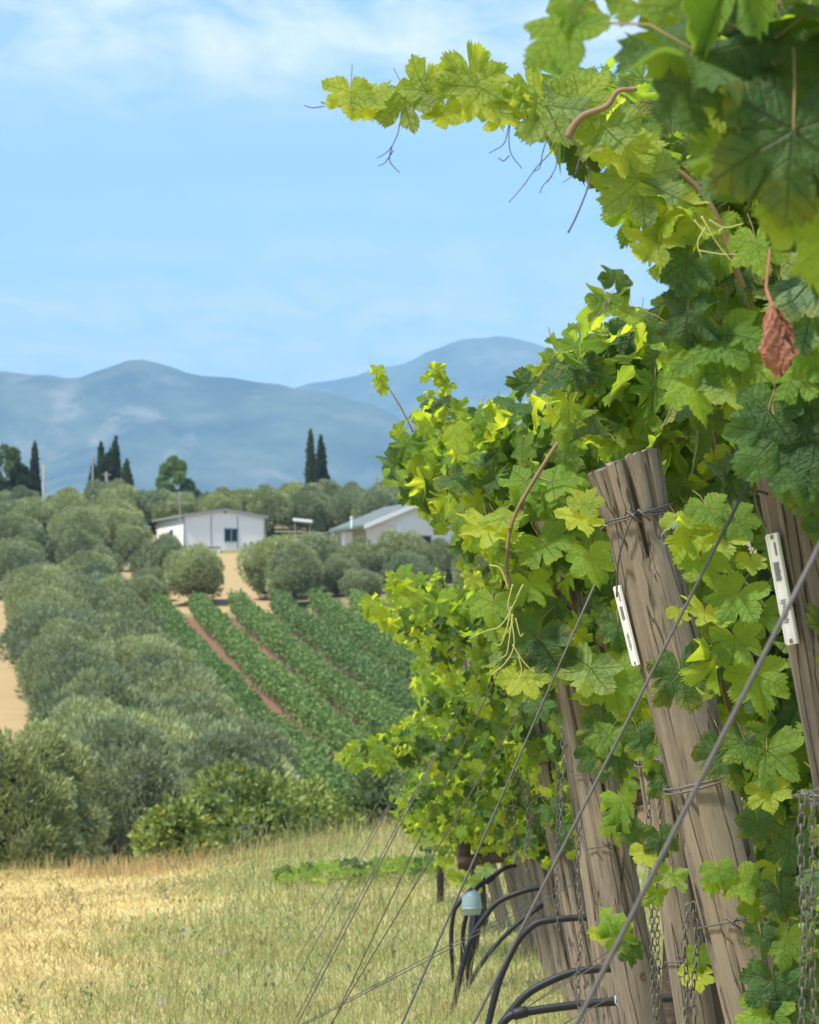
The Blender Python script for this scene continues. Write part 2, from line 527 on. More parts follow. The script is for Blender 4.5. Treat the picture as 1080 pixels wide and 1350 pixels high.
# ------------------------------------------------------------------ mountains
def mountain(name, prof, dist, depth, seed, rock, x_ext):
    m, nt = newmat(name + '_scrub')
    pos = nd(nt, 'ShaderNodeNewGeometry').outputs['Position']
    n1 = noise(nt, pos, 0.004, 8, 0.62)
    n2 = noise(nt, nd(nt, 'ShaderNodeMapping', {'Vector': pos, 'Scale': (1, 0.5, 1.5)}).outputs[0], 0.0045, 9, 0.68)
    c = mixc(nt, ramp(nt, n1, [(0.38, 0.0), (0.62, 1.0)]), (0.012, 0.022, 0.012), (0.11, 0.125, 0.065))  # scrub tones; the dark noise also paints in ridge shading
    c = mixc(nt, mth(nt, 'MULTIPLY', ramp(nt, n2, [(0.55, 0.0), (0.70, 1.0)]), rock), c, (0.40, 0.33, 0.26))
    finish(nt, nd(nt, 'ShaderNodeBsdfPrincipled', {'Base Color': c, 'Roughness': 1.0, 'Specular IOR Level': 0.0}).outputs[0])
    pts = [P(px, py, dist) for px, py in prof]
    nx, nyy = 420, 70
    xs = np.linspace(-x_ext, x_ext, nx)
    ridge = np.interp(xs, [p.x for p in pts], [p.z for p in pts])
    ridge = ridge + 7 * dist / F
    ridge = ridge + (fbm(xs / 60, xs * 0 + seed, 4, seed) - 0.5) * 20
    vs = []
    ts = np.linspace(-1, 1, nyy)
    for t in ts:
        env = (1 - abs(t)) ** 1.15
        yy = np.full(nx, dist + t * depth)
        gul = (fbm(xs / 520 + seed, yy / 800, 5, seed) - 0.5)
        h = -20 + (ridge + 20) * env + gul * 620 * env * (1 - env) * 2.4
        h = h + (fbm(xs / 140, yy / 140, 5, seed + 3) - 0.5) * 120 * env * (1 - env)
        h = np.where(abs(t) > 0.999, -24, h)
        vs.append(np.stack([xs, yy, h], 1))
    v = np.concatenate(vs)
    i = (np.arange(nyy - 1)[:, None] * nx + np.arange(nx - 1)[None, :]).ravel()
    f = np.stack([i, i + 1, i + nx + 1, i + nx], 1)
    kind(link(name, mesh_np(name, v, f, [m], smooth=True)), 'structure')


mountain('mountain_ridge',
         [(-4000, 560), (-2500, 470), (-1200, 500), (-500, 470), (-200, 480), (-60, 487), (0, 488), (45, 493), (100, 503), (135, 489), (165, 477), (190, 475), (215, 479), (260, 493), (320, 500), (380, 512), (430, 521), (480, 535), (530, 556), (600, 585), (700, 610), (850, 640), (1100, 660), (1500, 640), (2500, 560), (4000, 600)],
         9000, 2600, 3, 0.6, 7600)
mountain('mountain',
         [(-3000, 600), (-800, 620), (0, 640), (250, 600), (340, 535), (400, 511), (425, 507), (460, 499), (520, 482), (560, 466), (600, 449), (630, 444), (665, 443), (700, 451), (760, 466), (850, 492), (950, 480), (1080, 500), (1300, 470), (2000, 520), (3000, 560)],
         12800, 2200, 11, 0.45, 8200)


# ------------------------------------------------------------------ haze
def haze():
    mb = MB()
    mb.box((0, 7750, 617.5), (18400, 16900, 1285))
    m, nt = newmat('haze_air')
    v = nd(nt, 'ShaderNodeVolumePrincipled', {'Color': (0.42, 0.74, 1.0, 1), 'Density': 0.00011, 'Anisotropy': 0.0})
    nd(nt, 'ShaderNodeOutputMaterial', {'Volume': v.outputs[0]})
    o = link('haze', mb.mesh('haze', [m]))
    o.location = (0, 0, 0)
    kind(o, 'stuff')


haze()


# ------------------------------------------------------------------ trees
def ico_blob(c, r):
    t = (1 + 5 ** 0.5) / 2
    v = np.array([(-1, t, 0), (1, t, 0), (-1, -t, 0), (1, -t, 0), (0, -1, t), (0, 1, t), (0, -1, -t), (0, 1, -t), (t, 0, -1), (t, 0, 1), (-t, 0, -1), (-t, 0, 1)], float)
    v /= np.linalg.norm(v[0])
    f = np.array([(0, 11, 5), (0, 5, 1), (0, 1, 7), (0, 7, 10), (0, 10, 11), (1, 5, 9), (5, 11, 4), (11, 10, 2), (10, 7, 6), (7, 1, 8), (3, 9, 4), (3, 4, 2), (3, 2, 6), (3, 6, 8), (3, 8, 9), (4, 9, 5), (2, 4, 11), (6, 2, 10), (8, 6, 7), (9, 8, 1)])
    return v * r + c, f


def crown_mesh(name, n, lumps, ln, wd, colA, colB, seed, up=0.5, core=0.78, fill=0.0, out=0.7, pale=0.0):
    """lumps: list of (centre, radius-vector); n leaf sprays spread through the outer part of each lump"""
    g = np.random.default_rng(seed)
    C = np.array([l[0] for l in lumps], float)
    RR = np.array([l[1] if np.ndim(l[1]) else (l[1],) * 3 for l in lumps], float)
    w = (RR ** 2).mean(1)
    k = g.choice(len(lumps), n, p=w / w.sum())
    d = g.normal(size=(n, 3))
    d[:, 2] += 0.25
    d /= np.linalg.norm(d, axis=1)[:, None]
    rad = np.where(g.random(n) < fill, g.random(n) ** 0.5, g.uniform(0.80, 1.08, n))
    p = C[k] + d * RR[k] * rad[:, None]
    ax = d * out + np.array([0, 0, up]) + g.normal(size=(n, 3)) * 0.42
    ax /= np.linalg.norm(ax, axis=1)[:, None]
    sd = np.cross(ax, g.normal(size=(n, 3)))
    sd /= np.linalg.norm(sd, axis=1)[:, None]
    L = ln * g.uniform(0.55, 1.35, n)[:, None]
    W = wd * g.uniform(0.6, 1.3, n)[:, None]
    nn = np.cross(ax, sd)
    v = np.stack([p, p + ax * L * 0.5 + sd * W * 0.5 + nn * W * 0.15, p + ax * L, p + ax * L * 0.5 - sd * W * 0.5 + nn * W * 0.15], 1).reshape(-1, 3)
    b = np.arange(n) * 4
    f = np.concatenate([np.stack([b, b + 1, b + 2], 1), np.stack([b, b + 2, b + 3], 1)])
    lumpv = g.uniform(0, 1, len(lumps))[k]
    t = np.clip(0.5 * lumpv + 0.5 * g.random(n), 0, 1)[:, None]
    c = np.array(colA) * (1 - t) + np.array(colB) * t
    if pale:
        c = np.where((g.random(n) < pale)[:, None], np.array((0.42, 0.40, 0.06)), c)
    c = np.repeat(np.concatenate([c, np.ones((n, 1))], 1), 4, 0)
    V, Fc, CC = [v], [f], [c]
    base = len(v)
    if core:  # unseen solid blobs added inside to block light through, tinted darker
        for i in range(len(lumps)):
            bv, bf = ico_blob((0, 0, 0), 1.0)
            bv = bv * RR[i] * core + C[i]
            V.append(bv)
            Fc.append(bf + base)
            base += len(bv)
            CC.append(np.tile(np.array([*colA, 1.0]) * np.array([0.8, 0.8, 0.8, 1]), (len(bv), 1)))
    return mesh_np(name, np.concatenate(V), np.concatenate(Fc), [M_foliage], col=np.concatenate(CC))


def trunk_mesh(name, h, r, seed, forks=3, spread=0.7):
    g = random.Random(seed)
    mb = MB()
    top = Vector((g.uniform(-.15, .15), g.uniform(-.15, .15), h * 0.5))
    mb.tube([(0, 0, -0.4), (0, 0, 0), top * 0.5 + Vector((g.uniform(-.06, .06), 0, 0)), top], [r * 1.5, r * 1.25, r, r * 0.85], 8)
    for i in range(forks):
        a = 2 * math.pi * (i + g.random() * 0.5) / forks
        e = top + Vector((math.cos(a) * spread, math.sin(a) * spread, h * g.uniform(0.35, 0.6)))
        mb.tube([top - Vector((0, 0, .05)), top * 0.4 + e * 0.6 + Vector((0, 0, -.1)), e], [r * 0.65, r * 0.4, r * 0.15], 6)
    return mb.mesh(name, [M_bark], True)


OLA, OLB = (0.185, 0.23, 0.115), (0.42, 0.49, 0.27)
DKA, DKB = (0.045, 0.07, 0.032), (0.10, 0.14, 0.06)


def olive_lumps(seed, h=4.0, r=2.3, n=13):
    g = random.Random(seed)
    out = [((0, 0, h * 0.56), (r * 0.62, r * 0.62, h * 0.26))]
    for i in range(n):
        a = 2 * math.pi * i * 0.618
        q = (i + 0.5) / n
        zz_ = h * (0.38 + 0.42 * q) + g.uniform(-.2, .2)
        rr = r * 0.62 * math.sqrt(max(0.08, 1 - (2 * q - 0.75) ** 2 * 0.8)) * g.uniform(0.75, 1.1)
        s = r * g.uniform(0.24, 0.46)
        out.append(((math.cos(a) * rr * g.uniform(.85, 1.25), math.sin(a) * rr * g.uniform(.85, 1.25), zz_ + g.uniform(-.15, .3)), (s, s, s * g.uniform(0.9, 1.5))))
    return out


OLIVES = []
for sd in range(6):
    OLIVES.append((crown_mesh('olive_crown', 17000, olive_lumps(sd, 4.0, 2.25, 20), 0.27, 0.075, OLA, OLB, sd, up=0.6), trunk_mesh('olive_trunk', 2.4, 0.2, sd)))


def tree(name, label, cat, loc, crown, trunk, s=(1, 1, 1), rot=0.0, group=None):
    t = thing(name, label, cat, loc, group)
    t.rotation_euler = (0, 0, rot)
    t.scale = s
    if trunk is not None:
        link('trunk', trunk, t)
    link('crown', crown, t)
    return t


def olive(x, y, label, group, s=1.0, k=None):
    c, tr = OLIVES[random.randrange(6) if k is None else k]
    q = s * random.uniform(0.9, 1.1)
    tree('olive_tree', label, 'olive tree', (x, y, hz(x, y) - 0.05), c, tr, (q * random.uniform(.95, 1.1), q, q * random.uniform(0.92, 1.1)), random.uniform(0, 6.28), group)


def slope_x(y):          # x of the first distant vine row
    return -16.75 + (250 - y) * 0.12


# grove between the straw lane and the distant vine rows
for row in (0, 1):
    y = 118.0 + row * 2.5
    while y < 252:
        x = slope_x(y) - 4.1 - row * 3.6 + random.uniform(-.5, .5)
        if abs(x) < 0.12 * y + 4:
            olive(x, y, 'grey-green olive tree of the grove, in its row next to the distant vine rows' if row == 0 else 'grey-green olive tree of the grove, in its row along the straw lane', 'olive trees beside the distant vine rows', 0.84 if row == 0 else 0.95)
        y += random.uniform(5.0, 6.0)
# beyond the lane on the left
for row in (0, 1, 2):
    y = 112.0 + row * 2
    while y < 215:
        x = slope_x(y) - 14.2 - row * 5
        if x > -0.108 * y - 4 and y < 146:
            olive(x + random.uniform(-.4, .4), y, 'olive tree on the far left of the straw lane, cut by the frame edge', 'olive trees left of the lane', 1.0)
        y += random.uniform(4.6, 5.4)
# around and behind the houses
yy = 257.0
while yy < 352:
    xx = -0.118 * yy - 4
    while xx < 0.02 * yy + 6:
        x, y = xx + random.uniform(-1.1, 1.1), yy + random.uniform(-1.2, 1.2)
        px = 540 + x / y * F
        skip = False
        if y < 300 and 268 < px < 330 or (262 < y < 302 and 255 < px < 388) or (266 < y < 302 and 185 < px <= 255):
            skip = True                      # straw clearing in front of the white cabin
        if 296 < y < 322 and 175 < px < 372:
            skip = True                      # cabin
        if 283 < y < 304 and 180 < px < 352:
            skip = True                      # open ground below the cabin
        if 292 < y < 318 and 415 < px < 640:
            skip = True                      # second house
        if 272 < y < 302 and 425 < px < 490:
            skip = True                      # veranda side of the second house
        if 282 < y < 314 and 376 < px < 420:
            skip = True
        if y < 262 and px < 30:
            skip = True
        if random.random() < 0.03:
            skip = True
        if not skip:
            back = y > 318
            s = random.uniform(0.78, 1.02) * (1.0 if not back else 0.95)
            if 400 < px < 640 and y < 300:
                s *= 0.72
            if 120 < px < 200 and y < 306:
                s *= 0.85
            if 180 < px < 360 and y < 284:
                s *= 0.72
            if px < 120:
                s *= 0.92
            olive(x, y, ('skyline olive tree ' + ('left of the dark cypress clump' if px < 110 else 'behind the white cabin' if px < 370 else 'behind the grey-roofed house')) if back else ('olive tree on the slope ' + ('left of the white cabin' if px < 185 else 'below the white cabin' if px < 390 else 'below and beside the grey-roofed house')),
                  'olive trees behind the houses' if back else 'olive trees below the houses', s)
        xx += 4.3
    yy += 5.0
for px, py, yq, s, wh in ((366, 775, 262, 1.1, 'right of the straw clearing'), (418, 778, 268, 0.92, 'behind the fourth vine row head'), (470, 778, 266, 0.95, 'below the left eave of the grey-roofed house'), (255, 785, 259, 0.98, 'left of the straw clearing under the cabin'), (215, 775, 270, 0.85, 'below the left wall of the cabin'), (525, 770, 268, 0.95, 'below the gable of the grey-roofed house')):
    p = P(px, py, yq)
    olive(p.x, yq, 'dark round olive tree ' + wh, 'olive trees along the vineyard head', s)


# nearer trees below the crest on the left
def near_tree(px, pytop, y, r, label, lumps_n, n, ln, wd, cA, cB, seed, name='olive_tree', cat='olive tree', pale=0.0, up=0.6, core=0.7, low=0.25, out=0.7):
    b = P(px, 1150, y)
    z0 = hz(b.x, y)
    top = P(px, pytop, y).z
    h = top - z0
    g = random.Random(seed)
    L = []
    for i in range(lumps_n):
        a = 2 * math.pi * i * 0.618 + g.random()
        q = (i + 0.5) / lumps_n
        zz_ = h * (low + (0.86 - low) * q)
        rr = r * 0.68 * math.sqrt(max(0.05, 1 - (1.75 * q - 0.7) ** 2)) * g.uniform(0.6, 1.05)
        s = r * g.uniform(0.30, 0.44)
        L.append(((math.cos(a) * rr, math.sin(a) * rr, zz_), (s, s, s * g.uniform(0.9, 1.3))))
    L.append(((0, 0, h * 0.5), (r * 0.55, r * 0.55, h * 0.33)))
    tree(name, label, cat, (b.x, y, z0 - 0.05), crown_mesh(name + '_crown', n, L, ln, wd, cA, cB, seed, up, core, 0.1, out, pale), trunk_mesh(name + '_trunk', h * 0.6, 0.13, seed))


near_tree(-12, 952, 66, 1.65, 'yellowish olive tree nearest the camera at the left edge of the field', 20, 34000, 0.15, 0.045, (0.16, 0.20, 0.08), (0.34, 0.39, 0.17), 41)
near_tree(62, 925, 84, 1.25, 'tall narrow grey olive tree just right of the yellowish one', 16, 28000, 0.16, 0.05, OLA, OLB, 42)
near_tree(118, 1010, 92, 1.2, 'low grey olive bush at the foot of the straw lane', 14, 22000, 0.16, 0.05, OLA, (0.2, 0.22, 0.12), 43)
near_tree(205, 985, 100, 1.9, 'dark shaded olive tree behind the yellow-leaved fig shrub', 16, 28000, 0.17, 0.055, (0.10, 0.12, 0.07), OLB, 44)  # its shade is put into the leaf colour, darker at the low end
near_tree(300, 960, 104, 1.9, 'grey olive tree above the green shrubs near the first vine row', 16, 28000, 0.17, 0.055, OLA, OLB, 45)
GA, GB = (0.10, 0.165, 0.045), (0.30, 0.38, 0.10)
near_tree(235, 1020, 58, 0.9, 'light green shrub with a few yellow leaves at the edge of the straw field', 15, 7000, 0.13, 0.09, GA, (0.30, 0.37, 0.10), 46, 'fruit_shrub', 'shrub', 0.035, 0.1, 0.5, 0.2, 0.5)
near_tree(318, 1000, 60, 1.5, 'broad olive-green shrub in the middle of the hedge below the vine rows', 18, 12000, 0.14, 0.08, GA, GB, 47, 'fruit_shrub', 'shrub', 0.008, 0.25, 0.6, 0.15, 0.5)
near_tree(420, 1012, 66, 1.25, 'darker green shrub left of the leaning guy wires', 16, 10000, 0.14, 0.075, GA, GB, 48, 'fruit_shrub', 'shrub', 0.0, 0.3, 0.6, 0.15, 0.5)
near_tree(500, 975, 72, 1.3, 'mid green shrub behind the lowest vine tips', 16, 10000, 0.13, 0.07, (0.08, 0.13, 0.05), (0.2, 0.27, 0.09), 49, 'fruit_shrub', 'shrub', 0.0, 0.3, 0.6, 0.15, 0.5)
near_tree(585, 1000, 76, 1.3, 'green shrub half hidden behind the vine foliage', 14, 8000, 0.13, 0.07, (0.08, 0.13, 0.05), (0.2, 0.27, 0.09), 50, 'fruit_shrub', 'shrub', 0.0, 0.3, 0.6, 0.15, 0.5)


# skyline trees
def cypress(px, pytop, y, r, label, seed, lean=0.0):
    b = P(px, 700, y)
    z0 = hz(b.x, y)
    h = P(px, pytop, y).z - z0
    L = []
    g = random.Random(seed)
    for i in range(16):
        q = i / 15
        s = r * (1 - q) ** 0.62 * (0.55 + 0.45 * min(1, q * 6)) + 0.09
        L.append(((g.uniform(-.14, .14) * r + lean * q * h, g.uniform(-.14, .14) * r, 0.6 + q * (h - 1.1)), (s, s, h * 0.07)))
    tree('cypress_tree', label, 'cypress', (b.x, y, z0), crown_mesh('cypress_crown', 5000, L, 0.38, 0.10, DKA, DKB, seed, up=1.5, core=0.85, out=0.35), trunk_mesh('cypress_trunk', 2.0, 0.14, seed, 2, 0.1))


cypress(409.5, 571, 348, 0.56, 'taller slim cypress, left one of the pair above the olives', 1, 0.004)
cypress(425, 577, 350, 0.78, 'right cypress of the pair above the olives, slightly shorter and wider', 2, -0.012)
cypress(45, 586, 346, 0.6, 'single slim cypress beside the bushy tree at the left edge', 3)
cypress(133, 586, 346, 0.62, 'cypress at the left of the dark skyline clump', 4)
cypress(144, 594, 348, 0.7, 'middle cypress of the dark skyline clump', 5)
cypress(152, 579, 347, 0.6, 'tallest spire of the dark skyline clump of cypresses', 6)
cypress(167, 607, 346, 0.75, 'short cypress at the right of the dark skyline clump', 7)
cypress(123, 612, 346, 0.55, 'short cypress behind the metal utility pole', 8)


def bushy(px, pytop, y, r, label, seed, cA, cB, name='broadleaf_tree', cat='tree', n=9000, ln=0.34, wd=0.16, conif=False):
    b = P(px, 700, y)
    z0 = hz(b.x, y)
    h = P(px, pytop, y).z - z0
    g = random.Random(seed)
    L = []
    for i in range(15):
        q = (i + .5) / 15
        a = i * 2.4
        rr = r * (1 - q) ** 0.8 * g.uniform(0.5, 0.85) if conif else r * 0.6 * math.sqrt(max(.05, 1 - (1.9 * q - .8) ** 2))
        s = r * g.uniform(0.28, 0.42) * (1 - 0.45 * q)
        L.append(((math.cos(a) * rr * 1.15, math.sin(a) * rr * 1.15, h * (0.12 + 0.84 * q) - s * .5), (s, s, s * (0.7 if conif else 1.3))))
    tree(name, label, cat, (b.x, y, z0), crown_mesh(name + '_crown', n, L, ln, wd, cA, cB, seed, up=0.5, core=0.6), trunk_mesh(name + '_trunk', h * 0.7, 0.2, seed))


bushy(8, 585, 344, 2.2, 'bushy dark green tree cut by the left edge of the photo', 60, (0.09, 0.14, 0.055), (0.2, 0.28, 0.11))
bushy(26, 610, 342, 1.4, 'smaller green tree between the bushy tree and the cypress', 62, (0.05, 0.08, 0.03), (0.11, 0.16, 0.06))
bushy(230, 603, 342, 1.9, 'bright green feathery tree above the white cabin roof', 61, (0.16, 0.25, 0.09), (0.32, 0.46, 0.17))
bushy(541, 606, 338, 2.1, 'dark conifer half hidden behind the vine foliage', 63, (0.022, 0.045, 0.025), (0.06, 0.095, 0.05), 'pine_tree', 'conifer', 7000, 0.4, 0.1, True)

# ------------------------------------------------------------------ distant vine rows
VR_A, VR_B = (0.085, 0.165, 0.045), (0.27, 0.40, 0.11)


def vine_row(off, label, y0, y1, seed):
    g = np.random.default_rng(seed)
    length = y1 - y0
    t = thing('vineyard_row', label, 'vine row', (slope_x(y1) + off, y1, hz(slope_x(y1) + off, y1)), 'vine rows on the far slope')
    ox, oy, oz = t.location
    n = int(length * 230)
    y = g.uniform(y0, y1, n)
    lump = fbm(y * 0.9, np.full(n, seed * 3.7), 3, seed)
    hh = 1.0 + 0.75 * lump
    q = g.random(n)
    ang = g.uniform(0, 2 * math.pi, n)
    wid = 0.38 + 0.22 * (fbm(y * 0.8, np.full(n, seed * 9.1), 2, seed + 5) - .5)
    side = np.cos(ang)
    x = slope_x(y) + off + side * wid * np.sqrt(np.clip(1 - (1.7 * q - 0.9) ** 2 * 0.6, 0.1, 1)) + g.normal(size=n) * .05
    z = hgt(x, y) + 0.6 + q * hh
    p = np.stack([x - ox, y + g.normal(size=n) * .1 - oy, z - oz], 1)
    ax = g.normal(size=(n, 3)) * 0.6 + np.array([0, 0, -0.1])
    ax[:, 0] += side * 0.8
    ax /= np.linalg.norm(ax, axis=1)[:, None]
    sd = np.cross(ax, g.normal(size=(n, 3)))
    sd /= np.linalg.norm(sd, axis=1)[:, None]
    L = g.uniform(0.09, 0.18, n)[:, None]
    v = np.stack([p, p + ax * L * .5 + sd * L * .5, p + ax * L, p + ax * L * .5 - sd * L * .5], 1).reshape(-1, 3)
    b = np.arange(n) * 4
    f = np.concatenate([np.stack([b, b + 1, b + 2], 1), np.stack([b, b + 2, b + 3], 1)])
    tt = np.clip(g.random(n) * 0.6 + 0.4 * lump, 0, 1)[:, None]
    c = np.array(VR_A) * (1 - tt) + np.array(VR_B) * tt
    c = np.repeat(np.concatenate([c, np.ones((n, 1))], 1), 4, 0)
    o = link('foliage', mesh_np('vine_row_foliage', v, f, [M_foliage], col=c), t)
    o['kind'] = 'stuff'
    core, st = MB(), MB()
    yk = np.arange(y0, y1, 0.6)
    core.tube([(slope_x(a) + off - ox, a - oy, hz(slope_x(a) + off, a) + 1.1 - oz) for a in yk[::3]], 0.3, 6)
    m = core.mesh('vine_row_core', [M_foliage])
    ca = m.color_attributes.new('Col', 'FLOAT_COLOR', 'POINT')
    ca.data.foreach_set('color', np.tile(np.array([*VR_A, 1.0], np.float32), len(m.vertices)))
    kind(link('inner_foliage', m, t), 'stuff')
    for a in yk[::2]:
        xx_ = slope_x(a) + off + random.uniform(-.05, .05)
        zz_ = hz(xx_, a)
        st.tube([(xx_ - ox, a - oy, zz_ - oz - .1), (xx_ - ox + random.uniform(-.05, .05), a - oy, zz_ + 0.95 - oz)], 0.045, 5)
    kind(link('trunks', st.mesh('vine_row_trunks', [plain('pale_stake', (0.30, 0.21, 0.14), 0.9)]), t), 'stuff')


ORD = ['leftmost vine row on the far slope, bordering the olive grove', 'second vine row from the olive grove on the far slope', 'third vine row from the olive grove on the far slope',
       'fourth vine row from the olive grove on the far slope', 'fifth vine row from the olive grove on the far slope', 'sixth vine row from the olive grove on the far slope',
       'seventh vine row from the olive grove, mostly behind the near foliage', 'eighth vine row from the olive grove, mostly behind the near foliage', 'ninth vine row from the olive grove, mostly behind the near foliage']
for i, lb in enumerate(ORD):
    vine_row(i * 2.66, lb, 124 + i * 3, 251, 70 + i)

# ------------------------------------------------------------------ houses
M_wall = plain('white_panel', (0.86, 0.82, 0.76), 0.7, 0, 0.06, 1.5)
M_wall2 = plain('white_render', (0.86, 0.82, 0.77), 0.8, 0, 0.06, 2)
M_pinkwall = plain('pink_render', (0.78, 0.64, 0.57), 0.8, 0, 0.08, 2)
M_greenroof = plain('green_metal_roof', (0.07, 0.16, 0.13), 0.5, 0, 0.2, 2)
M_greyroof = plain('grey_green_roof', (0.13, 0.16, 0.14), 0.7, 0, 0.25, 3)
M_trim = plain('grey_trim', (0.30, 0.29, 0.28), 0.6)
M_glass = plain('window_glass', (0.02, 0.03, 0.035), 0.3, 0, 0.3, 3, 0, 0.2)
M_frame = plain('teal_frame', (0.22, 0.33, 0.34), 0.5)
M_whitemetal = plain('white_metal', (0.75, 0.75, 0.73), 0.5)
M_brown = plain('brown_lid', (0.25, 0.13, 0.08), 0.7)
M_pole = plain('grey_pole', (0.33, 0.30, 0.27), 0.8, 0, 0.25, 6)
M_palepole = plain('pale_pole', (0.55, 0.50, 0.36), 0.8, 0, 0.2, 6)


def cabin():
    y = 305.0
    c = P(243, 731, y)
    a = R(20)
    W, L, H, rise = 6.75, 7.9, 3.15, 0.52
    z0 = c.z
    t = thing('white_cabin', 'single-storey white panel cabin with a low green roof among olive trees', 'house', c)
    t.rotation_euler = (0, 0, a)          # local x along the gable, local y to the back
    wall = MB()
    pent = [(0, -0.8), (W, -0.8), (W, H), (W / 2, H + rise), (0, H)]
    vs = [(x, 0, z) for x, z in pent] + [(x, L, z) for x, z in pent]
    wall.add(vs, [(0, 1, 2, 3, 4), (9, 8, 7, 6, 5), (0, 5, 6, 1), (1, 6, 7, 2), (4, 9, 5, 0), (2, 7, 8, 3), (3, 8, 9, 4)])
    w = link('wall', wall.mesh('cabin_wall', [M_wall]), t)
    for x in (W * 0.335, W * 0.665):
        mb = MB()
        mb.box((x, -0.02, H * 0.5), (0.07, 0.03, H + 0.1))
        link('panel_joint', mb.mesh('panel_joint', [M_trim]), w)
    for x in (-0.03, W + 0.03):
        mb = MB()
        mb.box((x, -0.03, H * 0.5 - 0.2), (0.1, 0.08, H))
        link('corner_trim', mb.mesh('corner_trim', [M_trim]), w)
    roof = MB()
    th = 0.10
    ov = 0.25
    sl = rise / (W / 2)
    for s in (0, 1):
        x0, x1 = (-ov, W / 2) if s == 0 else (W + ov, W / 2)
        zA, zB = H - ov * sl + 0.02, H + rise + 0.02
        vs = [(x0, -ov, zA), (x1, -ov, zB), (x1, L + ov, zB), (x0, L + ov, zA)]
        vs = vs + [(p[0], p[1], p[2] + th) for p in vs]
        roof.add(vs, [(0, 1, 2, 3), (7, 6, 5, 4), (0, 4, 5, 1), (1, 5, 6, 2), (2, 6, 7, 3), (3, 7, 4, 0)])
    r = link('roof', roof.mesh('cabin_roof', [M_greenroof]), t)
    gut = MB()
    gut.box((-ov - 0.05, L / 2, H - 0.06), (0.12, L + 2 * ov, 0.12))
    link('gutter', gut.mesh('gutter', [M_trim]), r)
    fas = MB()
    for s in (0, 1):
        x0, x1 = (-ov, W / 2) if s == 0 else (W + ov, W / 2)
        zA, zB = H - ov * sl, H + rise
        fas.add([(x0, -ov - .02, zA - .1), (x1, -ov - .02, zB - .1), (x1, -ov - .02, zB + .1), (x0, -ov - .02, zA + .1)], [(0, 1, 2, 3)])
    link('fascia', fas.mesh('fascia', [M_trim]), r)

    def window(x, z, wd, hg, side):
        mb = MB()
        gl = MB()
        M = Matrix.Identity(4) if side == 0 else Matrix.Rotation(-math.pi / 2, 4, 'Z')
        for q in (-1, 1):
            mb.box((x + q * wd / 2, -0.03, z), (0.07, 0.08, hg + 0.07), M)
            mb.box((x, -0.032, z + q * hg / 2), (wd - 0.07, 0.08, 0.07), M)
        if wd > 0.8:
            mb.box((x, -0.034, z), (0.07, 0.08, hg - 0.07), M)
        f = link('window', mb.mesh('window_frame', [M_frame]), w)
        gl.box((x, -0.012, z), (wd, 0.016, hg), M)
        link('pane', gl.mesh('pane', [M_glass]), f)
    window(W * 0.585, 1.62, 1.15, 1.05, 0)
    window(-L * 0.45, 1.55, 0.75, 1.15, 1)
    vent = MB()
    vent.box((W * 0.51, -0.03, H + 0.35), (0.25, 0.06, 0.25))
    link('vent', vent.mesh('vent', [M_trim]), w)
    # antenna
    p = P(237.3, 692, y - 1.2)
    an = thing('roof_antenna', 'thin aerial mast with crossbars on the white cabin', 'antenna', p)
    mb = MB()
    mb.tube([(0, 0, 0), (0, 0, 2.75)], 0.045, 6)
    link('mast', mb.mesh('mast', [M_pole]), an)
    for z, l in ((1.75, 1.1), (2.6, 0.45), (2.2, 0.3)):
        mb = MB()
        mb.tube([(-l, 0, z), (l, 0.1, z)], 0.025, 5)
        link('crossbar', mb.mesh('crossbar', [M_pole]), an)
    # white cabinet with brown top in front of the wall
    p = P(282.5, 732, y - 1.0)
    cb = thing('outdoor_cabinet', 'small white cabinet with a brown top in front of the cabin wall', 'cabinet', p)
    mb = MB()
    for q in (-1, 1):
        mb.box((q * 0.36, 0, 0.28), (0.16, 0.5, 0.62))
    mb.box((0, 0.02, 0.45), (0.56, 0.46, 0.28))
    mb.box((0, 0.2, 0.15), (0.56, 0.06, 0.32))
    link('body', mb.mesh('cabinet_body', [M_whitemetal]), cb)
    mb = MB()
    mb.box((0, 0, 0.64), (0.98, 0.62, 0.09))
    link('top', mb.mesh('cabinet_top', [M_brown]), cb)
    a1, b1 = P(258, 705, y - 0.8), P(275, 721, y - 1.4)
    mb = MB()
    mb.tube([Vector((0, 0, 0)), a1 - b1], 0.06, 6)
    tag(link('leaning_pole', mb.mesh('leaning_pole', [M_trim]), None, b1), 'grey pole leaning diagonally on the white cabin wall', 'pole')


cabin()


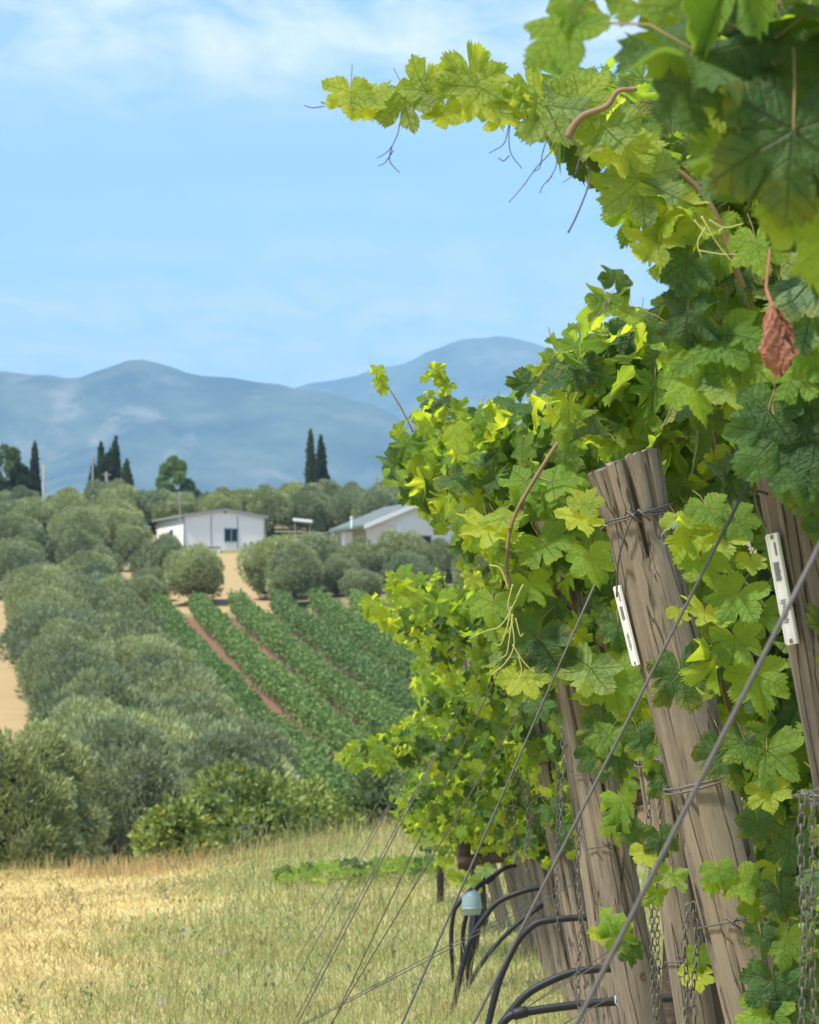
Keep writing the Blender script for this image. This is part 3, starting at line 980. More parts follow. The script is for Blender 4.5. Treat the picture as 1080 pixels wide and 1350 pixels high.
def villa():
    y = 300.0
    a = R(19)
    W, L, H, rise = 9.0, 8.5, 4.6, 1.85
    e = P(480, 693.5, y)                 # left eave corner of the gable
    t = thing('white_house', 'white house with a grey-green pitched roof behind olive trees', 'house', (e.x, e.y, e.z - H))
    t.rotation_euler = (0, 0, a)
    wall = MB()
    pent = [(0.5, -1), (W, -1), (W, H), (W / 2 + .25, H + rise), (0.5, H)]
    vs = [(x, 0, z) for x, z in pent] + [(x, L, z) for x, z in pent]
    wall.add(vs, [(0, 1, 2, 3, 4), (9, 8, 7, 6, 5), (0, 5, 6, 1), (1, 6, 7, 2), (4, 9, 5, 0)])
    w = link('wall', wall.mesh('house_wall', [M_wall2]), t)
    mb = MB()
    mb.box((1.35, -0.04, H * 0.5 + .1), (2.3, 0.06, H + .1))
    link('wall_panel', mb.mesh('wall_panel', [M_pinkwall]), w)
    mb = MB()
    mb.box((W / 2 + 0.8, -0.05, H - 0.15), (4.6, 0.09, 0.12))
    link('string_course', mb.mesh('string_course', [M_wall2]), w)
    mb = MB()
    mb.box((2.9, -0.08, H * 0.5 + .3), (0.45, 0.16, H))
    link('pilaster', mb.mesh('pilaster', [M_wall2]), w)
    win = MB()
    for q in (-1, 1):
        win.box((W / 2 + .6 + q * .5, -0.04, 3.3), (0.08, 0.1, 1.28))
        win.box((W / 2 + .6, -0.042, 3.3 + q * .6), (0.92, 0.1, 0.08))
    f = link('window', win.mesh('house_window', [M_trim]), w)
    gl = MB()
    gl.box((W / 2 + .6, -0.012, 3.3), (1.0, 0.016, 1.2))
    link('pane', gl.mesh('house_pane', [M_glass]), f)
    roof = MB()
    th, ov, sl = 0.16, 0.6, rise / (W / 2)
    for s in (0, 1):
        x0, x1 = (-ov * .3, W / 2) if s == 0 else (W + ov, W / 2)
        zA, zB = H + (-ov * .3 if s == 0 else -ov) * sl + 0.02, H + rise + 0.02
        vs = [(x0, -ov, zA), (x1, -ov, zB), (x1, L, zB), (x0, L, zA)]
        vs = vs + [(p[0], p[1], p[2] + th) for p in vs]
        roof.add(vs, [(0, 1, 2, 3), (7, 6, 5, 4), (0, 4, 5, 1), (1, 5, 6, 2), (2, 6, 7, 3), (3, 7, 4, 0)])
    r = link('roof', roof.mesh('house_roof', [M_greyroof]), t)
    for s in (0, 1):
        fas = MB()
        x0, x1 = (-ov * .3, W / 2) if s == 0 else (W + ov, W / 2)
        zA, zB = H + (-ov * .3 if s == 0 else -ov) * sl, H + rise
        q = [(x0, zA - .18), (x1, zB - .18), (x1, zB + .17), (x0, zA + .17)]
        vs = [(a_, -ov - .1, b_) for a_, b_ in q] + [(a_, -ov - .02, b_) for a_, b_ in q]
        fas.add(vs, [(0, 1, 2, 3), (7, 6, 5, 4), (0, 4, 5, 1), (1, 5, 6, 2), (2, 6, 7, 3), (3, 7, 4, 0)])
        link('bargeboard', fas.mesh('bargeboard', [M_wall2]), r)
    mb = MB()
    mb.add([(-2.6, 0.4, H - .55), (0.0, -0.3, H - .1), (0.0, L, H - .1), (-2.6, L - 1, H - .55), (-2.6, 0.4, H - .45), (0.0, -0.3, H), (0.0, L, H), (-2.6, L - 1, H - .45)],
           [(3, 2, 1, 0), (4, 5, 6, 7), (0, 1, 5, 4), (1, 2, 6, 5), (2, 3, 7, 6), (3, 0, 4, 7)])
    link('veranda_roof', mb.mesh('veranda_roof', [M_greyroof]), r)
    mb = MB()
    mb.tube([(-0.2, 2.5, H - .1), (-0.2, 2.5, H + .75)], 0.11, 8)
    mb.tube([(-0.2, 2.5, H + .75), (-0.2, 2.5, H + .88)], 0.15, 8)
    link('chimney', mb.mesh('chimney', [M_whitemetal]), r)
    for x, yy_ in ((-2.3, 0.9), (-1.5, 0.7)):
        mb = MB()
        mb.box((x, yy_, H - 1.6), (0.22, 0.22, 2.3))
        link('veranda_post', mb.mesh('veranda_post', [M_wall2]), t)
    mb = MB()
    mb.box((-1.2, 0.8, H - 1.45), (1.0, 0.1, 2.0))
    link('wall_panel', mb.mesh('veranda_wall', [M_pinkwall]), t)
    mb = MB()
    mb.box((-1.2, 0.6, H - 2.65), (2.7, 1.6, 0.35))
    mb.box((-1.2, -0.15, H - 2.3), (2.7, 0.1, 0.3))
    link('balcony', mb.mesh('balcony', [M_wall2]), t)
    mb = MB()
    mb.box((-1.5, 0.9, H - 4.2), (0.9, 0.5, 2.6))
    link('pier', mb.mesh('pier', [M_pinkwall]), t)


villa()

p = P(399, 688, 312)
t = thing('canopy', 'small pale flat canopy between the two white houses', 'canopy', p)
mb = MB()
mb.box((0, 0, 0.1), (1.6, 1.6, 0.22), Matrix.Rotation(R(6), 4, 'Y'))
link('roof', mb.mesh('canopy_roof', [M_whitemetal]), t)
for q in (-.6, .6):
    mb = MB()
    mb.box((q, -.6, -1.1), (0.08, 0.08, 2.2))
    link('leg', mb.mesh('canopy_leg', [M_trim]), t)

for px, pt, pb, y, r, mat, lb in ((122, 602, 668, 340, 0.11, M_pole, 'thin metal utility pole in front of the dark cypress clump'),
                                  (140, 622, 670, 338, 0.15, M_pole, 'short grey wooden pole right of the metal utility pole'),
                                  (57.5, 613, 660, 340, 0.10, M_palepole, 'pale pole beside the single cypress at left'),
                                  (495.5, 627, 655, 345, 0.09, M_pole, 'dark thin pole on the skyline above the grey-roofed house')):
    a, b = P(px, pb, y), P(px + .8, pt, y)
    t = thing('utility_pole', lb, 'pole', a, 'utility poles on the skyline')
    mb = MB()
    mb.tube([Vector((0, 0, -2)), Vector((0, 0, 0)), b - a], [r, r, r * 0.8], 8)
    link('shaft', mb.mesh('pole_shaft', [mat]), t)
    mb = MB()
    mb.box(tuple((b - a) + Vector((0, 0, -0.25))), (0.7 if mat is M_pole else 0.4, 0.08, 0.1))
    link('crossarm', mb.mesh('crossarm', [mat]), t)


# ------------------------------------------------------------------ grass and weeds of the headland
def blades(name, n, sampler, hmin, hmax, w, cols, seed, lean=0.45, clump=0.0):
    g = np.random.default_rng(seed)
    x, y = sampler(g, n)
    n = len(x)
    z = hgt(x, y) - 0.004
    h = g.uniform(hmin, hmax, n) * (0.55 + 0.9 * fbm(x * 1.3, y * 1.3, 3, seed))
    a = g.uniform(0, 2 * math.pi, n)
    ln = g.uniform(0.1, 1.0, n) * lean * h
    dx, dy = np.cos(a) * ln, np.sin(a) * ln
    b = g.uniform(0, 2 * math.pi, n)
    ww = w * g.uniform(0.6, 1.4, n) * (y / 20)
    sx, sy = np.cos(b) * ww, np.sin(b) * ww
    p0 = np.stack([x - sx, y - sy, z], 1)
    p1 = np.stack([x + sx, y + sy, z], 1)
    p2 = np.stack([x + dx * .35 - sx * .7, y + dy * .35 - sy * .7, z + h * .6], 1)
    p3 = np.stack([x + dx * .35 + sx * .7, y + dy * .35 + sy * .7, z + h * .6], 1)
    p4 = np.stack([x + dx, y + dy, z + h * g.uniform(.75, 1, n)], 1)
    v = np.stack([p0, p1, p2, p3, p4], 1).reshape(-1, 3)
    i = np.arange(n) * 5
    f = np.concatenate([np.stack([i, i + 1, i + 3], 1), np.stack([i, i + 3, i + 2], 1), np.stack([i + 2, i + 3, i + 4], 1)])
    cols = np.array(cols)
    patch = fbm(x * 0.9 + 7, y * 0.5, 3, seed + 2)
    t = np.clip(patch * 1.6 - 0.3 + g.normal(size=n) * 0.28, 0, 0.999) * (len(cols) - 1)
    k = t.astype(int)
    fr = (t - k)[:, None]
    c = cols[k] * (1 - fr) + cols[np.minimum(k + 1, len(cols) - 1)] * fr
    c = c * g.uniform(0.75, 1.25, n)[:, None]
    c = np.repeat(np.concatenate([c, np.ones((n, 1))], 1), 5, 0)
    kind(link(name, mesh_np(name, v, f, [M_grass], col=c)), 'stuff')


def samp(x0, x1, y0, y1, edge=None):
    def s(g, n):
        u = g.random(n)
        y = 1 / (1 / y0 + u * (1 / y1 - 1 / y0))         # denser near the camera
        y = np.where(g.random(n) < 0.5, y, y0 + u * (y1 - y0))
        lo = np.maximum(x0, -0.112 * y - 1.5)
        x = lo + g.random(n) * (x1 - lo)
        if edge is not None:
            m = edge(x, y, g)
            x, y = x[m], y[m]
        return x, y
    return s


def left_of(x, y, g):
    return x < -1.25 + 1.3 * (fbm(x * .8, y * .5, 3, 21) - .5) + g.normal(size=len(x)) * .22


def right_of(x, y, g):
    return x > -1.35 + 1.3 * (fbm(x * .8, y * .5, 3, 21) - .5) + g.normal(size=len(x)) * .30


STRAW = [(0.72, 0.58, 0.25), (0.70, 0.57, 0.25), (0.66, 0.54, 0.24), (0.66, 0.54, 0.24), (0.46, 0.43, 0.18)]
MIXED = [(0.60, 0.55, 0.26), (0.47, 0.50, 0.21), (0.32, 0.40, 0.16), (0.22, 0.31, 0.12), (0.46, 0.48, 0.21)]
blades('dry_grass', 150000, samp(-6.0, -0.2, 12.5, 35, left_of), 0.008, 0.032, 0.0030, STRAW, 1, 1.8)
blades('meadow_grass', 130000, samp(-2.6, 2.2, 12.5, 36, right_of), 0.02, 0.085, 0.0026, MIXED, 2, 1.7)
blades('broad_weeds', 26000, samp(-2.2, 2.2, 12.5, 35, lambda x, y, g: right_of(x, y, g) & (fbm(x * 2.2, y * 1.1, 3, 77) > .5)), 0.02, 0.09, 0.0048, [(0.22, 0.27, 0.12), (0.30, 0.35, 0.17), (0.38, 0.40, 0.20)], 8, 1.6)
blades('dead_stubble', 30000, samp(-4.5, 2.2, 12.5, 35, lambda x, y, g: fbm(x * 1.7, y * .9, 3, 97) > .48), 0.015, 0.07, 0.0035, [(0.62, 0.50, 0.28), (0.45, 0.33, 0.16), (0.34, 0.22, 0.10)], 9, 2.2)
blades('seed_stalks', 1500, samp(-2.4, 2.0, 12.5, 33), 0.12, 0.34, 0.0013, [(0.46, 0.38, 0.22), (0.34, 0.28, 0.15), (0.25, 0.24, 0.13)], 14, 0.9)
blades('tall_grass', 6000, samp(-1.6, 2.0, 12.5, 35, right_of), 0.14, 0.30, 0.0016, [(0.50, 0.42, 0.22), (0.33, 0.33, 0.14), (0.22, 0.26, 0.10)], 3, 0.5)
blades('crest_grass', 5000, samp(-4.2, 1.5, 29.0, 34, lambda x, y, g: (fbm(x * 2.6, y * .6, 3, 31) > .5) & (y < 32.5)), 0.03, 0.20, 0.0016, [(0.56, 0.44, 0.22), (0.45, 0.38, 0.17), (0.28, 0.28, 0.10)], 4, 0.5)
blades('straw_tufts', 900, lambda g, n: (-2.1 + g.normal(size=n) * 0.35, 30.0 + g.normal(size=n) * 0.9), 0.03, 0.22, 0.0018, [(0.60, 0.44, 0.24), (0.5, 0.34, 0.17)], 6, 0.7)


def weed(px, py, h, seed, label):
    q = on_ground(px, py, 12.5, 36)
    g = random.Random(seed)
    t = thing('weed_stalk', label, 'weed', q, 'dry weed stalks in the headland grass')
    mb, lf = MB(), MB()
    top = Vector((g.uniform(-.1, .1) * h, g.uniform(-.1, .1) * h, h))
    mid = top * .5 + Vector((g.uniform(-.04, .04), 0, 0))
    mb.tube([(0, 0, -.01), mid, top], [.003, .0024, .0012], 4)
    for k in range(5):
        b = top * g.uniform(.3, .9)
        e = b + Vector((g.uniform(-.3, .3) * h, g.uniform(-.2, .2) * h, h * g.uniform(.12, .3)))
        mb.tube([b, (b + e) / 2 + Vector((0, 0, -.01)), e], [.0018, .0015, .001], 4)
        for j in range(2):
            lf.tube([e, e + Vector((g.uniform(-.012, .012), 0, .016))], [.002, .004], 5)
        for j in range(2):
            s = b.lerp(e, g.random())
            d = Vector((g.uniform(-1, 1), g.uniform(-1, 1), g.uniform(-.2, .6))).normalized() * .03
            n = d.cross(Vector((0, 0, 1))).normalized() * .006
            lf.add([s, s + d * .5 + n, s + d, s + d * .5 - n], [(0, 1, 2, 3)])
    link('stem', mb.mesh('weed_stem', [M_weed]), t)
    link('leaves', lf.mesh('weed_leaves', [M_weedleaf]), t)['kind'] = 'stuff'


M_weed = plain('weed_stem', (0.26, 0.25, 0.13), 0.8)
M_weedleaf = plain('weed_leaf', (0.20, 0.23, 0.10), 0.8)
for i, (px, py, h) in enumerate(((225, 1240, .28), (240, 1220, .3), (262, 1222, .25), (70, 1205, .2), (85, 1205, .18), (105, 1220, .2), (300, 1250, .3), (318, 1235, .3), (335, 1180, .25), (30, 1345, .1), (110, 1340, .12), (230, 1300, .3),
                                 (265, 1300, .28), (345, 1290, .25), (390, 1260, .25), (420, 1330, .22), (352, 1345, .2), (180, 1345, .13), (270, 1345, .16), (480, 1345, .2), (520, 1300, .25), (455, 1240, .3), (315, 1140, .4), (330, 1141, .45), (345, 1140, .4), (385, 1135, .4),
                                 (545, 1120, .3), (530, 1130, .3), (290, 1180, .3), (250, 1170, .3), (560, 1350, .2), (400, 1200, .3))):
    weed(px, py, h, 300 + i, 'thin branching weed stalk standing in the headland grass')
for px, py, wl in ((213, 1322, 'low in the grass at bottom left'), (292, 1255, 'among the greener weeds'), (243, 1228, 'at the edge of the straw track')):
    q = on_ground(px, py + 8, 12.5, 36)
    t = thing('chicory_flower', 'tiny pale lilac wild flower ' + wl, 'flower', q, 'lilac wild flowers')
    mb = MB()
    for k in range(9):
        a = k * 0.698
        d = Vector((math.cos(a), -.3, math.sin(a)))
        n = Vector((-math.sin(a), 0, math.cos(a)))
        mb.add([(0, 0, .03), Vector((0, 0, .03)) + d * .014 + n * .004, Vector((0, 0, .03)) + d * .018, Vector((0, 0, .03)) + d * .014 - n * .004], [(0, 1, 2, 3)])
    link('petals', mb.mesh('chicory_petals', [plain('lilac', (0.45, 0.42, 0.68), 0.7)]), t)
    mb = MB()
    mb.tube([(0, 0, -.01), (0, 0.002, .03)], .0014, 4)
    link('stem', mb.mesh('chicory_stem', [M_weed]), t)


# ------------------------------------------------------------------ vine leaves
def leaf_arrays(seed, lobe=0.5, fold=0.25, droop=0.35, wave=0.08):
    """one grape leaf, five toothed lobes, petiole sinus at the origin; overall width about 1"""
    g = random.Random(seed)
    ctrl = [(0, 0.62), (11, 0.56), (22, 0.51), (27, 0.43 - .20 * lobe), (32, 0.49), (43, 0.55), (53, 0.60), (65, 0.55), (77, 0.50), (83, 0.42 - .16 * lobe), (89, 0.47), (100, 0.51), (111, 0.53), (128, 0.48), (147, 0.43), (166, 0.31), (180, 0.04)]
    outl = []
    for sgn in (1, -1):
        pts = [(a + (g.uniform(-3, 3) if 0 < a < 180 else 0), r * g.uniform(0.88, 1.10)) for a, r in ctrl]
        seq = []
        for i in range(len(pts) - 1):
            (a0, r0), (a1, r1) = pts[i], pts[i + 1]
            seq.append((a0, r0))
            qs = (0.2, 0.4, 0.62, 0.82, 0.91) if i in (0, 1, 5, 6, 7, 12, 13, 14) else (0.5,)
            for q in qs:
                rr = r0 * (1 - q) + r1 * q
                tooth = (0.034 if q in (0.2, 0.62) else -0.016) if len(qs) > 1 else g.uniform(-.01, .012)
                seq.append((a0 + (a1 - a0) * q, rr + tooth * g.uniform(0.4, 1.5)))
        if sgn == 1:
            outl += [(a, r) for a, r in seq] + [pts[-1]]
        else:
            outl += [(-a, r) for a, r in seq[:0:-1]]
    if len(outl) % 2:
        outl.insert(1, (outl[0][0] * .5 + outl[1][0] * .5, outl[0][1] * .5 + outl[1][1] * .5))
    n = len(outl)
    ph, ph2 = g.uniform(0, 6.28), g.uniform(0, 6.28)
    w1, w2 = wave * g.uniform(0.8, 1.4), wave * 0.7 * g.uniform(.7, 1.4)

    def zf(x, y, a, r):
        z = fold * abs(x) * 0.9 - fold * .12
        z -= droop * (r ** 2) * (0.9 + 0.5 * math.cos(a))
        z += w1 * math.sin(3 * a + ph) * (r / 0.5) ** 2 + w2 * math.sin(7 * a + ph2) * (r / 0.5) ** 3
        return z
    vs, uv, fs = [], [], []

    def put(a_deg, r):
        a = R(a_deg)
        x, y = math.sin(a) * r, math.cos(a) * r
        vs.append((x, y, zf(x, y, a, r)))
        uv.append((x + .5, y + .5))
        return len(vs) - 1
    c = put(0, 0.0)
    inner = [put(a, r * 0.5) for a, r in outl[::2]]
    outer = [put(a, r) for a, r in outl]
    ni = len(inner)
    for i in range(ni):
        j = (i + 1) % ni
        fs.append((c, inner[j], inner[i]))
        o0, o1, o2 = outer[2 * i], outer[min(2 * i + 1, n - 1)], outer[(2 * i + 2) % n if 2 * i + 2 < n else 0]
        if o1 != o0:
            fs.append((inner[i], o1, o0))
        fs.append((inner[i], inner[j], o1))
        if o2 != o1:
            fs.append((inner[j], o2, o1))
    nb = len(fs)
    # petiole
    b = len(vs)
    L = g.uniform(0.45, 0.7)
    path = [(0, 0, 0), (0.02, -L * .5, 0.06), (g.uniform(-.1, .1), -L, -0.05)]
    for p in path:
        for k in range(3):
            w = 2 * math.pi * k / 3
            vs.append((p[0] + .010 * math.cos(w), p[1], p[2] + .010 * math.sin(w) - .012))
            uv.append((.5, .5))
    for s in range(2):
        for k in range(3):
            k2 = (k + 1) % 3
            q = [b + s * 3 + k, b + s * 3 + k2, b + s * 3 + 3 + k2, b + s * 3 + 3 + k]
            fs += [(q[0], q[1], q[2]), (q[0], q[2], q[3])]
    # the windings above face -z: flip so the upper side of the blade faces +z
    fs = [(f_[0], f_[2], f_[1]) for f_ in fs]
    v = np.array(vs)
    f = np.array(fs)
    a_, b_, c_ = v[f[0]]
    if np.cross(b_ - a_, c_ - a_)[2] < 0:
        f = f[:, [0, 2, 1]]
    mi = np.zeros(len(f), int)
    mi[nb:] = 1
    return v, f, np.array(uv), mi


SHAPES = [leaf_arrays(500, .35, .15, .30, .05), leaf_arrays(501, .8, .25, .45, .07), leaf_arrays(502, .5, .35, .25, .09), leaf_arrays(503, 1.0, .15, .6, .08),
          leaf_arrays(504, .2, .3, .5, .06), leaf_arrays(505, .7, .05, .35, .11), leaf_arrays(506, .5, .55, .7, .08), leaf_arrays(507, 1.15, .3, .2, .08),
          leaf_arrays(508, .6, .9, .5, .10), leaf_arrays(509, .9, -.2, .9, .12), leaf_arrays(510, .4, .6, -.3, .13), leaf_arrays(511, 1.2, .5, .9, .12),
          leaf_arrays(512, .6, -.3, .5, .14), leaf_arrays(513, .9, .7, .3, .15), leaf_arrays(514, .3, .1, 1.1, .10), leaf_arrays(515, 1.0, .2, .4, .16)]
LMATS = [M_young, M_mid, M_old]
LMESH = [[mesh_np('grape_leaf', v, f, [m, M_petiole], mi, uv, smooth=True) for m in LMATS] for v, f, uv, mi in SHAPES]


def leaf_matrix(loc, nrm, tip, size):
    n = Vector(nrm).normalized()
    t = Vector(tip)
    t = t - n * t.dot(n)
    t = t.normalized() if t.length > 1e-4 else n.orthogonal().normalized()
    x = t.cross(n)
    M = Matrix((x, t, n)).transposed().to_4x4()
    return Matrix.Translation(loc) @ M @ Matrix.Diagonal((size, size, size, 1))


def joined_leaves(name, items):
    V, Fc, U, MI = [], [], [], []
    b = 0
    for sh, M, age in items:
        v, f, uv, mi = SHAPES[sh]
        A = np.array(M)
        V.append(v @ A[:3, :3].T + A[:3, 3])
        Fc.append(f + b)
        U.append(uv)
        MI.append(np.where(mi == 1, 3, age))
        b += len(v)
    return mesh_np(name, np.concatenate(V), np.concatenate(Fc), LMATS + [M_petiole], np.concatenate(MI), np.concatenate(U), smooth=True)


def inside(poly, x, y):
    c = False
    n = len(poly)
    for i in range(n):
        x1, y1 = poly[i]
        x2, y2 = poly[(i + 1) % n]
        if (y1 > y) != (y2 > y) and x < (x2 - x1) * (y - y1) / (y2 - y1) + x1:
            c = not c
    return c


def edge_dist(poly, x, y):
    d = 1e9
    n = len(poly)
    for i in range(n):
        ax, ay = poly[i]
        bx, by = poly[(i + 1) % n]
        l = (bx - ax) ** 2 + (by - ay) ** 2
        t = max(0, min(1, ((x - ax) * (bx - ax) + (y - ay) * (by - ay)) / l))
        d = min(d, math.hypot(x - ax - t * (bx - ax), y - ay - t * (by - ay)))
    return d


def row_depth(n):
    return 1.95 * (n + 1.7)


class Vine:
    def __init__(s, row, label, trunk_px):
        s.row = row
        s.y = row_depth(row)
        s.g = random.Random(900 + row)
        b = P(trunk_px[0], trunk_px[1], s.y)
        z = hz(b.x, s.y)
        s.root = thing('grape_vine', label, 'grapevine', (b.x, s.y, z), 'grapevines at the row ends')
        s.org = Vector((b.x, s.y, z))
        s.n = 0
        s.stuff = []

    def leaf(s, loc, nrm, tip, size, age, sh=None, stuff=False, label=None):
        sh = s.g.choice((0, 0, 1, 1, 2, 3, 4, 4, 5, 6, 7, 8, 10, 12, 13, 15)) if sh is None else sh
        M = leaf_matrix(Vector(loc) - s.org, nrm, tip, size)
        if stuff or s.n >= 296:
            s.stuff.append((sh, M, age))
            return
        o = bpy.data.objects.new('leaf', LMESH[sh][age])
        COL.objects.link(o)
        o.parent = s.root
        o.matrix_local = M
        if label:
            o['label'] = label
        s.n += 1

    def mass(s, poly, count, back, size=0.105, thick=0.30, young=0.9, ext=90, old=0.5, yoff=0.0):
        young *= 0.85
        old *= 0.8 if old < .8 else 1
        g = s.g
        xs, ys = [p[0] for p in poly], [p[1] for p in poly]
        lpx = size * F / s.y
        pts = []
        fails = 0
        while len(pts) < count and fails < 20000:
            best, bd = None, -1
            for _ in range(6):
                while True:
                    x, y = g.uniform(min(xs), max(xs)), g.uniform(min(ys), max(ys))
                    if inside(poly, x, y):
                        break
                o = g.uniform(-thick, thick) + yoff
                d = min((math.hypot(x - a, y - b) + abs(o - c) * lpx * 3 for a, b, c in pts), default=1e9)
                if d > bd:
                    best, bd = (x, y, o), d
            pts.append(best)
        for k in range(back):
            while True:
                x, y = g.uniform(min(xs), max(xs)), g.uniform(min(ys), max(ys))
                if inside(poly, x, y):
                    break
            pts.append((x + g.uniform(0, ext), y + g.uniform(-5, 5), g.uniform(-.1, thick + .25) + yoff))
        for i, (x, y, o) in enumerate(pts):
            st = i >= count
            e = edge_dist(poly, x, y) if inside(poly, x, y) else 0
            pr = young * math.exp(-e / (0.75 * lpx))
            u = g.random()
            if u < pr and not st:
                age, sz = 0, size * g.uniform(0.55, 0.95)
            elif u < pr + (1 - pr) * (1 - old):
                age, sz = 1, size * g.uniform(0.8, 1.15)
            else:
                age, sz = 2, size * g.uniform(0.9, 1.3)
            if st and age == 0:
                age = 1
            nrm = Vector((-0.30 + g.gauss(0, .55), -0.40 + g.gauss(0, .6), 0.55 + g.gauss(0, .45)))
            tip = Vector((g.gauss(-.1, .55), g.gauss(-.3, .3), -0.9))
            p_ = P(x, y, s.y + o)
            t_ = tip.normalized()
            s.leaf(p_ - t_ * sz * 0.15, nrm, tip, sz, age, stuff=st)

    def hand(s, px, py, wpx, ang, age, face=(-.2, -.8, .4), sh=None, off=-0.3, label=None):
        """a leaf the photograph shows singly: centre, width in pixels, tip angle from straight down (towards the right)"""
        y = s.y + off
        c = P(px, py, y)
        size = wpx / F * y
        tip = Vector((math.sin(R(ang)), -0.15, -math.cos(R(ang))))
        s.leaf(c - tip.normalized() * size * 0.12, face, tip, size, age, sh, label=label)

    def cane(s, pts, r0, r1, mat=None, off=0.0, name='cane', label=None, n=24):
        pp = spline([P(a[0], a[1], s.y + off + (a[2] if len(a) > 2 else 0)) - s.org for a in pts], n)
        mb = MB()
        mb.tube(pp, [r0 + (r1 - r0) * i / (len(pp) - 1) for i in range(len(pp))], 6)
        o = link(name, mb.mesh(name, [mat or M_cane], True), s.root)
        if label:
            o['label'] = label
        return o

    def trunk(s, h=0.95, r=0.035):
        g = s.g
        mb = MB()
        mb.tube([(0, 0, -.1), (g.uniform(-.03, .03), 0, h * .3), (g.uniform(-.04, .04), .02, h * .65), (0, 0, h)], [r * 1.3, r, r * 1.1, r * .9], 8)
        mb.tube([(0, 0, h * .97), (.25, .02, h + .06), (.7, .05, h + .03), (1.3, .03, h + .05)], [r * .8, r * .7, r * .6, r * .5], 7)
        link('trunk', mb.mesh('vine_trunk', [M_vinebark], True), s.root)

    def done(s):
        if s.stuff:
            o = link('leaves', joined_leaves('vine_leaves', s.stuff), s.root)
            o['kind'] = 'stuff'


def W(row, top, base, extra=None):
    pass


VL = ['grapevine of the nearest row, dark large leaves hanging into the top right corner',
      'grapevine with the long leafy shoot reaching left across the sky',
      'grapevine behind the sawn leaning post with the two white-labelled posts',
      'grapevine left of the sawn post with yellow-green leaves and pale curled tendrils',
      'grapevine bulging left in front of the grey-roofed house',
      'grapevine whose pale shoots overlap the distant vine rows',
      'grapevine just below the pale shoots, over the distant rows',
      'grapevine with the low shoot reaching far left over the green shrubs',
      'grapevine with a dark trunk and cordon above the pale blue cup',
      'small distant grapevine behind the black hoses',
      'farthest visible grapevine near the crest of the field']
V0 = Vine(0, VL[0], (1180, 1500))
V1 = Vine(1, VL[1], (1200, 1500))
V2 = Vine(2, VL[2], (1120, 1500))
V3 = Vine(3, VL[3], (940, 1500))
V4 = Vine(4, VL[4], (880, 1450))
V5 = Vine(5, VL[5], (830, 1400))
V6 = Vine(6, VL[6], (790, 1350))
V7 = Vine(7, VL[7], (750, 1300))
V8 = Vine(8, VL[8], (622, 1262))
V9 = Vine(9, VL[9], (640, 1235))
V10 = Vine(10, VL[10], (580, 1200))
for V in (V0, V1, V2, V3, V4, V5, V6, V7, V9, V10):
    V.trunk(r=.035 if V.row < 8 else .018)

# --- row 0: the big dark leaves of the top right corner
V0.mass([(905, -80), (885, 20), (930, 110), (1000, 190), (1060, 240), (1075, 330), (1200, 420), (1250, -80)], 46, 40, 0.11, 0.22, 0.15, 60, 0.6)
for a in ((738, 40, 135, -55, 1, (-.35, -.75, .5), 0), (765, 15, 90, 40, 1, (.2, -.8, .4), 1), (850, 15, 110, 20, 1, (-.1, -.6, .7), 2), (905, 120, 125, 8, 2, (-.5, -.6, .25), 4), (880, 60, 110, -30, 1, (.1, -.8, .3), 0),
          (970, 40, 150, -60, 2, (-.2, -.6, .6), 0), (1000, 70, 140, 45, 2, (.1, -.8, .5), 2), (955, 210, 100, 0, 1, (.1, -.9, .2), 5), (1040, 235, 165, -25, 2, (-.3, -.8, .3), 4), (1062, 190, 110, 20, 1, (-.1, -.8, .4), 0),
          (1062, 385, 140, -30, 2, (.35, .5, -.3), 4), (1068, 420, 130, -10, 2, (.2, .7, -.2), 1), (1000, 330, 85, 10, 1, (-.1, -.9, .3), 0), (1055, 500, 95, 30, 1, (-.1, -.8, .5), 7), (1075, 470, 90, 0, 1, (.1, -.9, .3), 7),
          (1030, 590, 150, 10, 2, (.1, -.9, .15), 4), (1075, 590, 140, -10, 2, (-.1, -.9, .2), 0), (1055, 625, 95, 5, 2, (-.1, -.8, .5), 4), (1010, 550, 100, -20, 2, (-.1, -.9, .2), 0), (1070, 545, 110, 10, 2, (-.1, -.9, .2), 4)):
    V0.hand(a[0], a[1], a[2] * .88, *a[3:5], face=a[5], sh=a[6], off=-0.1 if a[1] < 300 else 1.35)
V0.cane([(1100, -20), (1040, 30), (960, 45), (880, 10)], .005, .003)
V0.cane([(1035, 110), (1028, 190), (1030, 220)], .004, .005, M_cane)
V0.done()

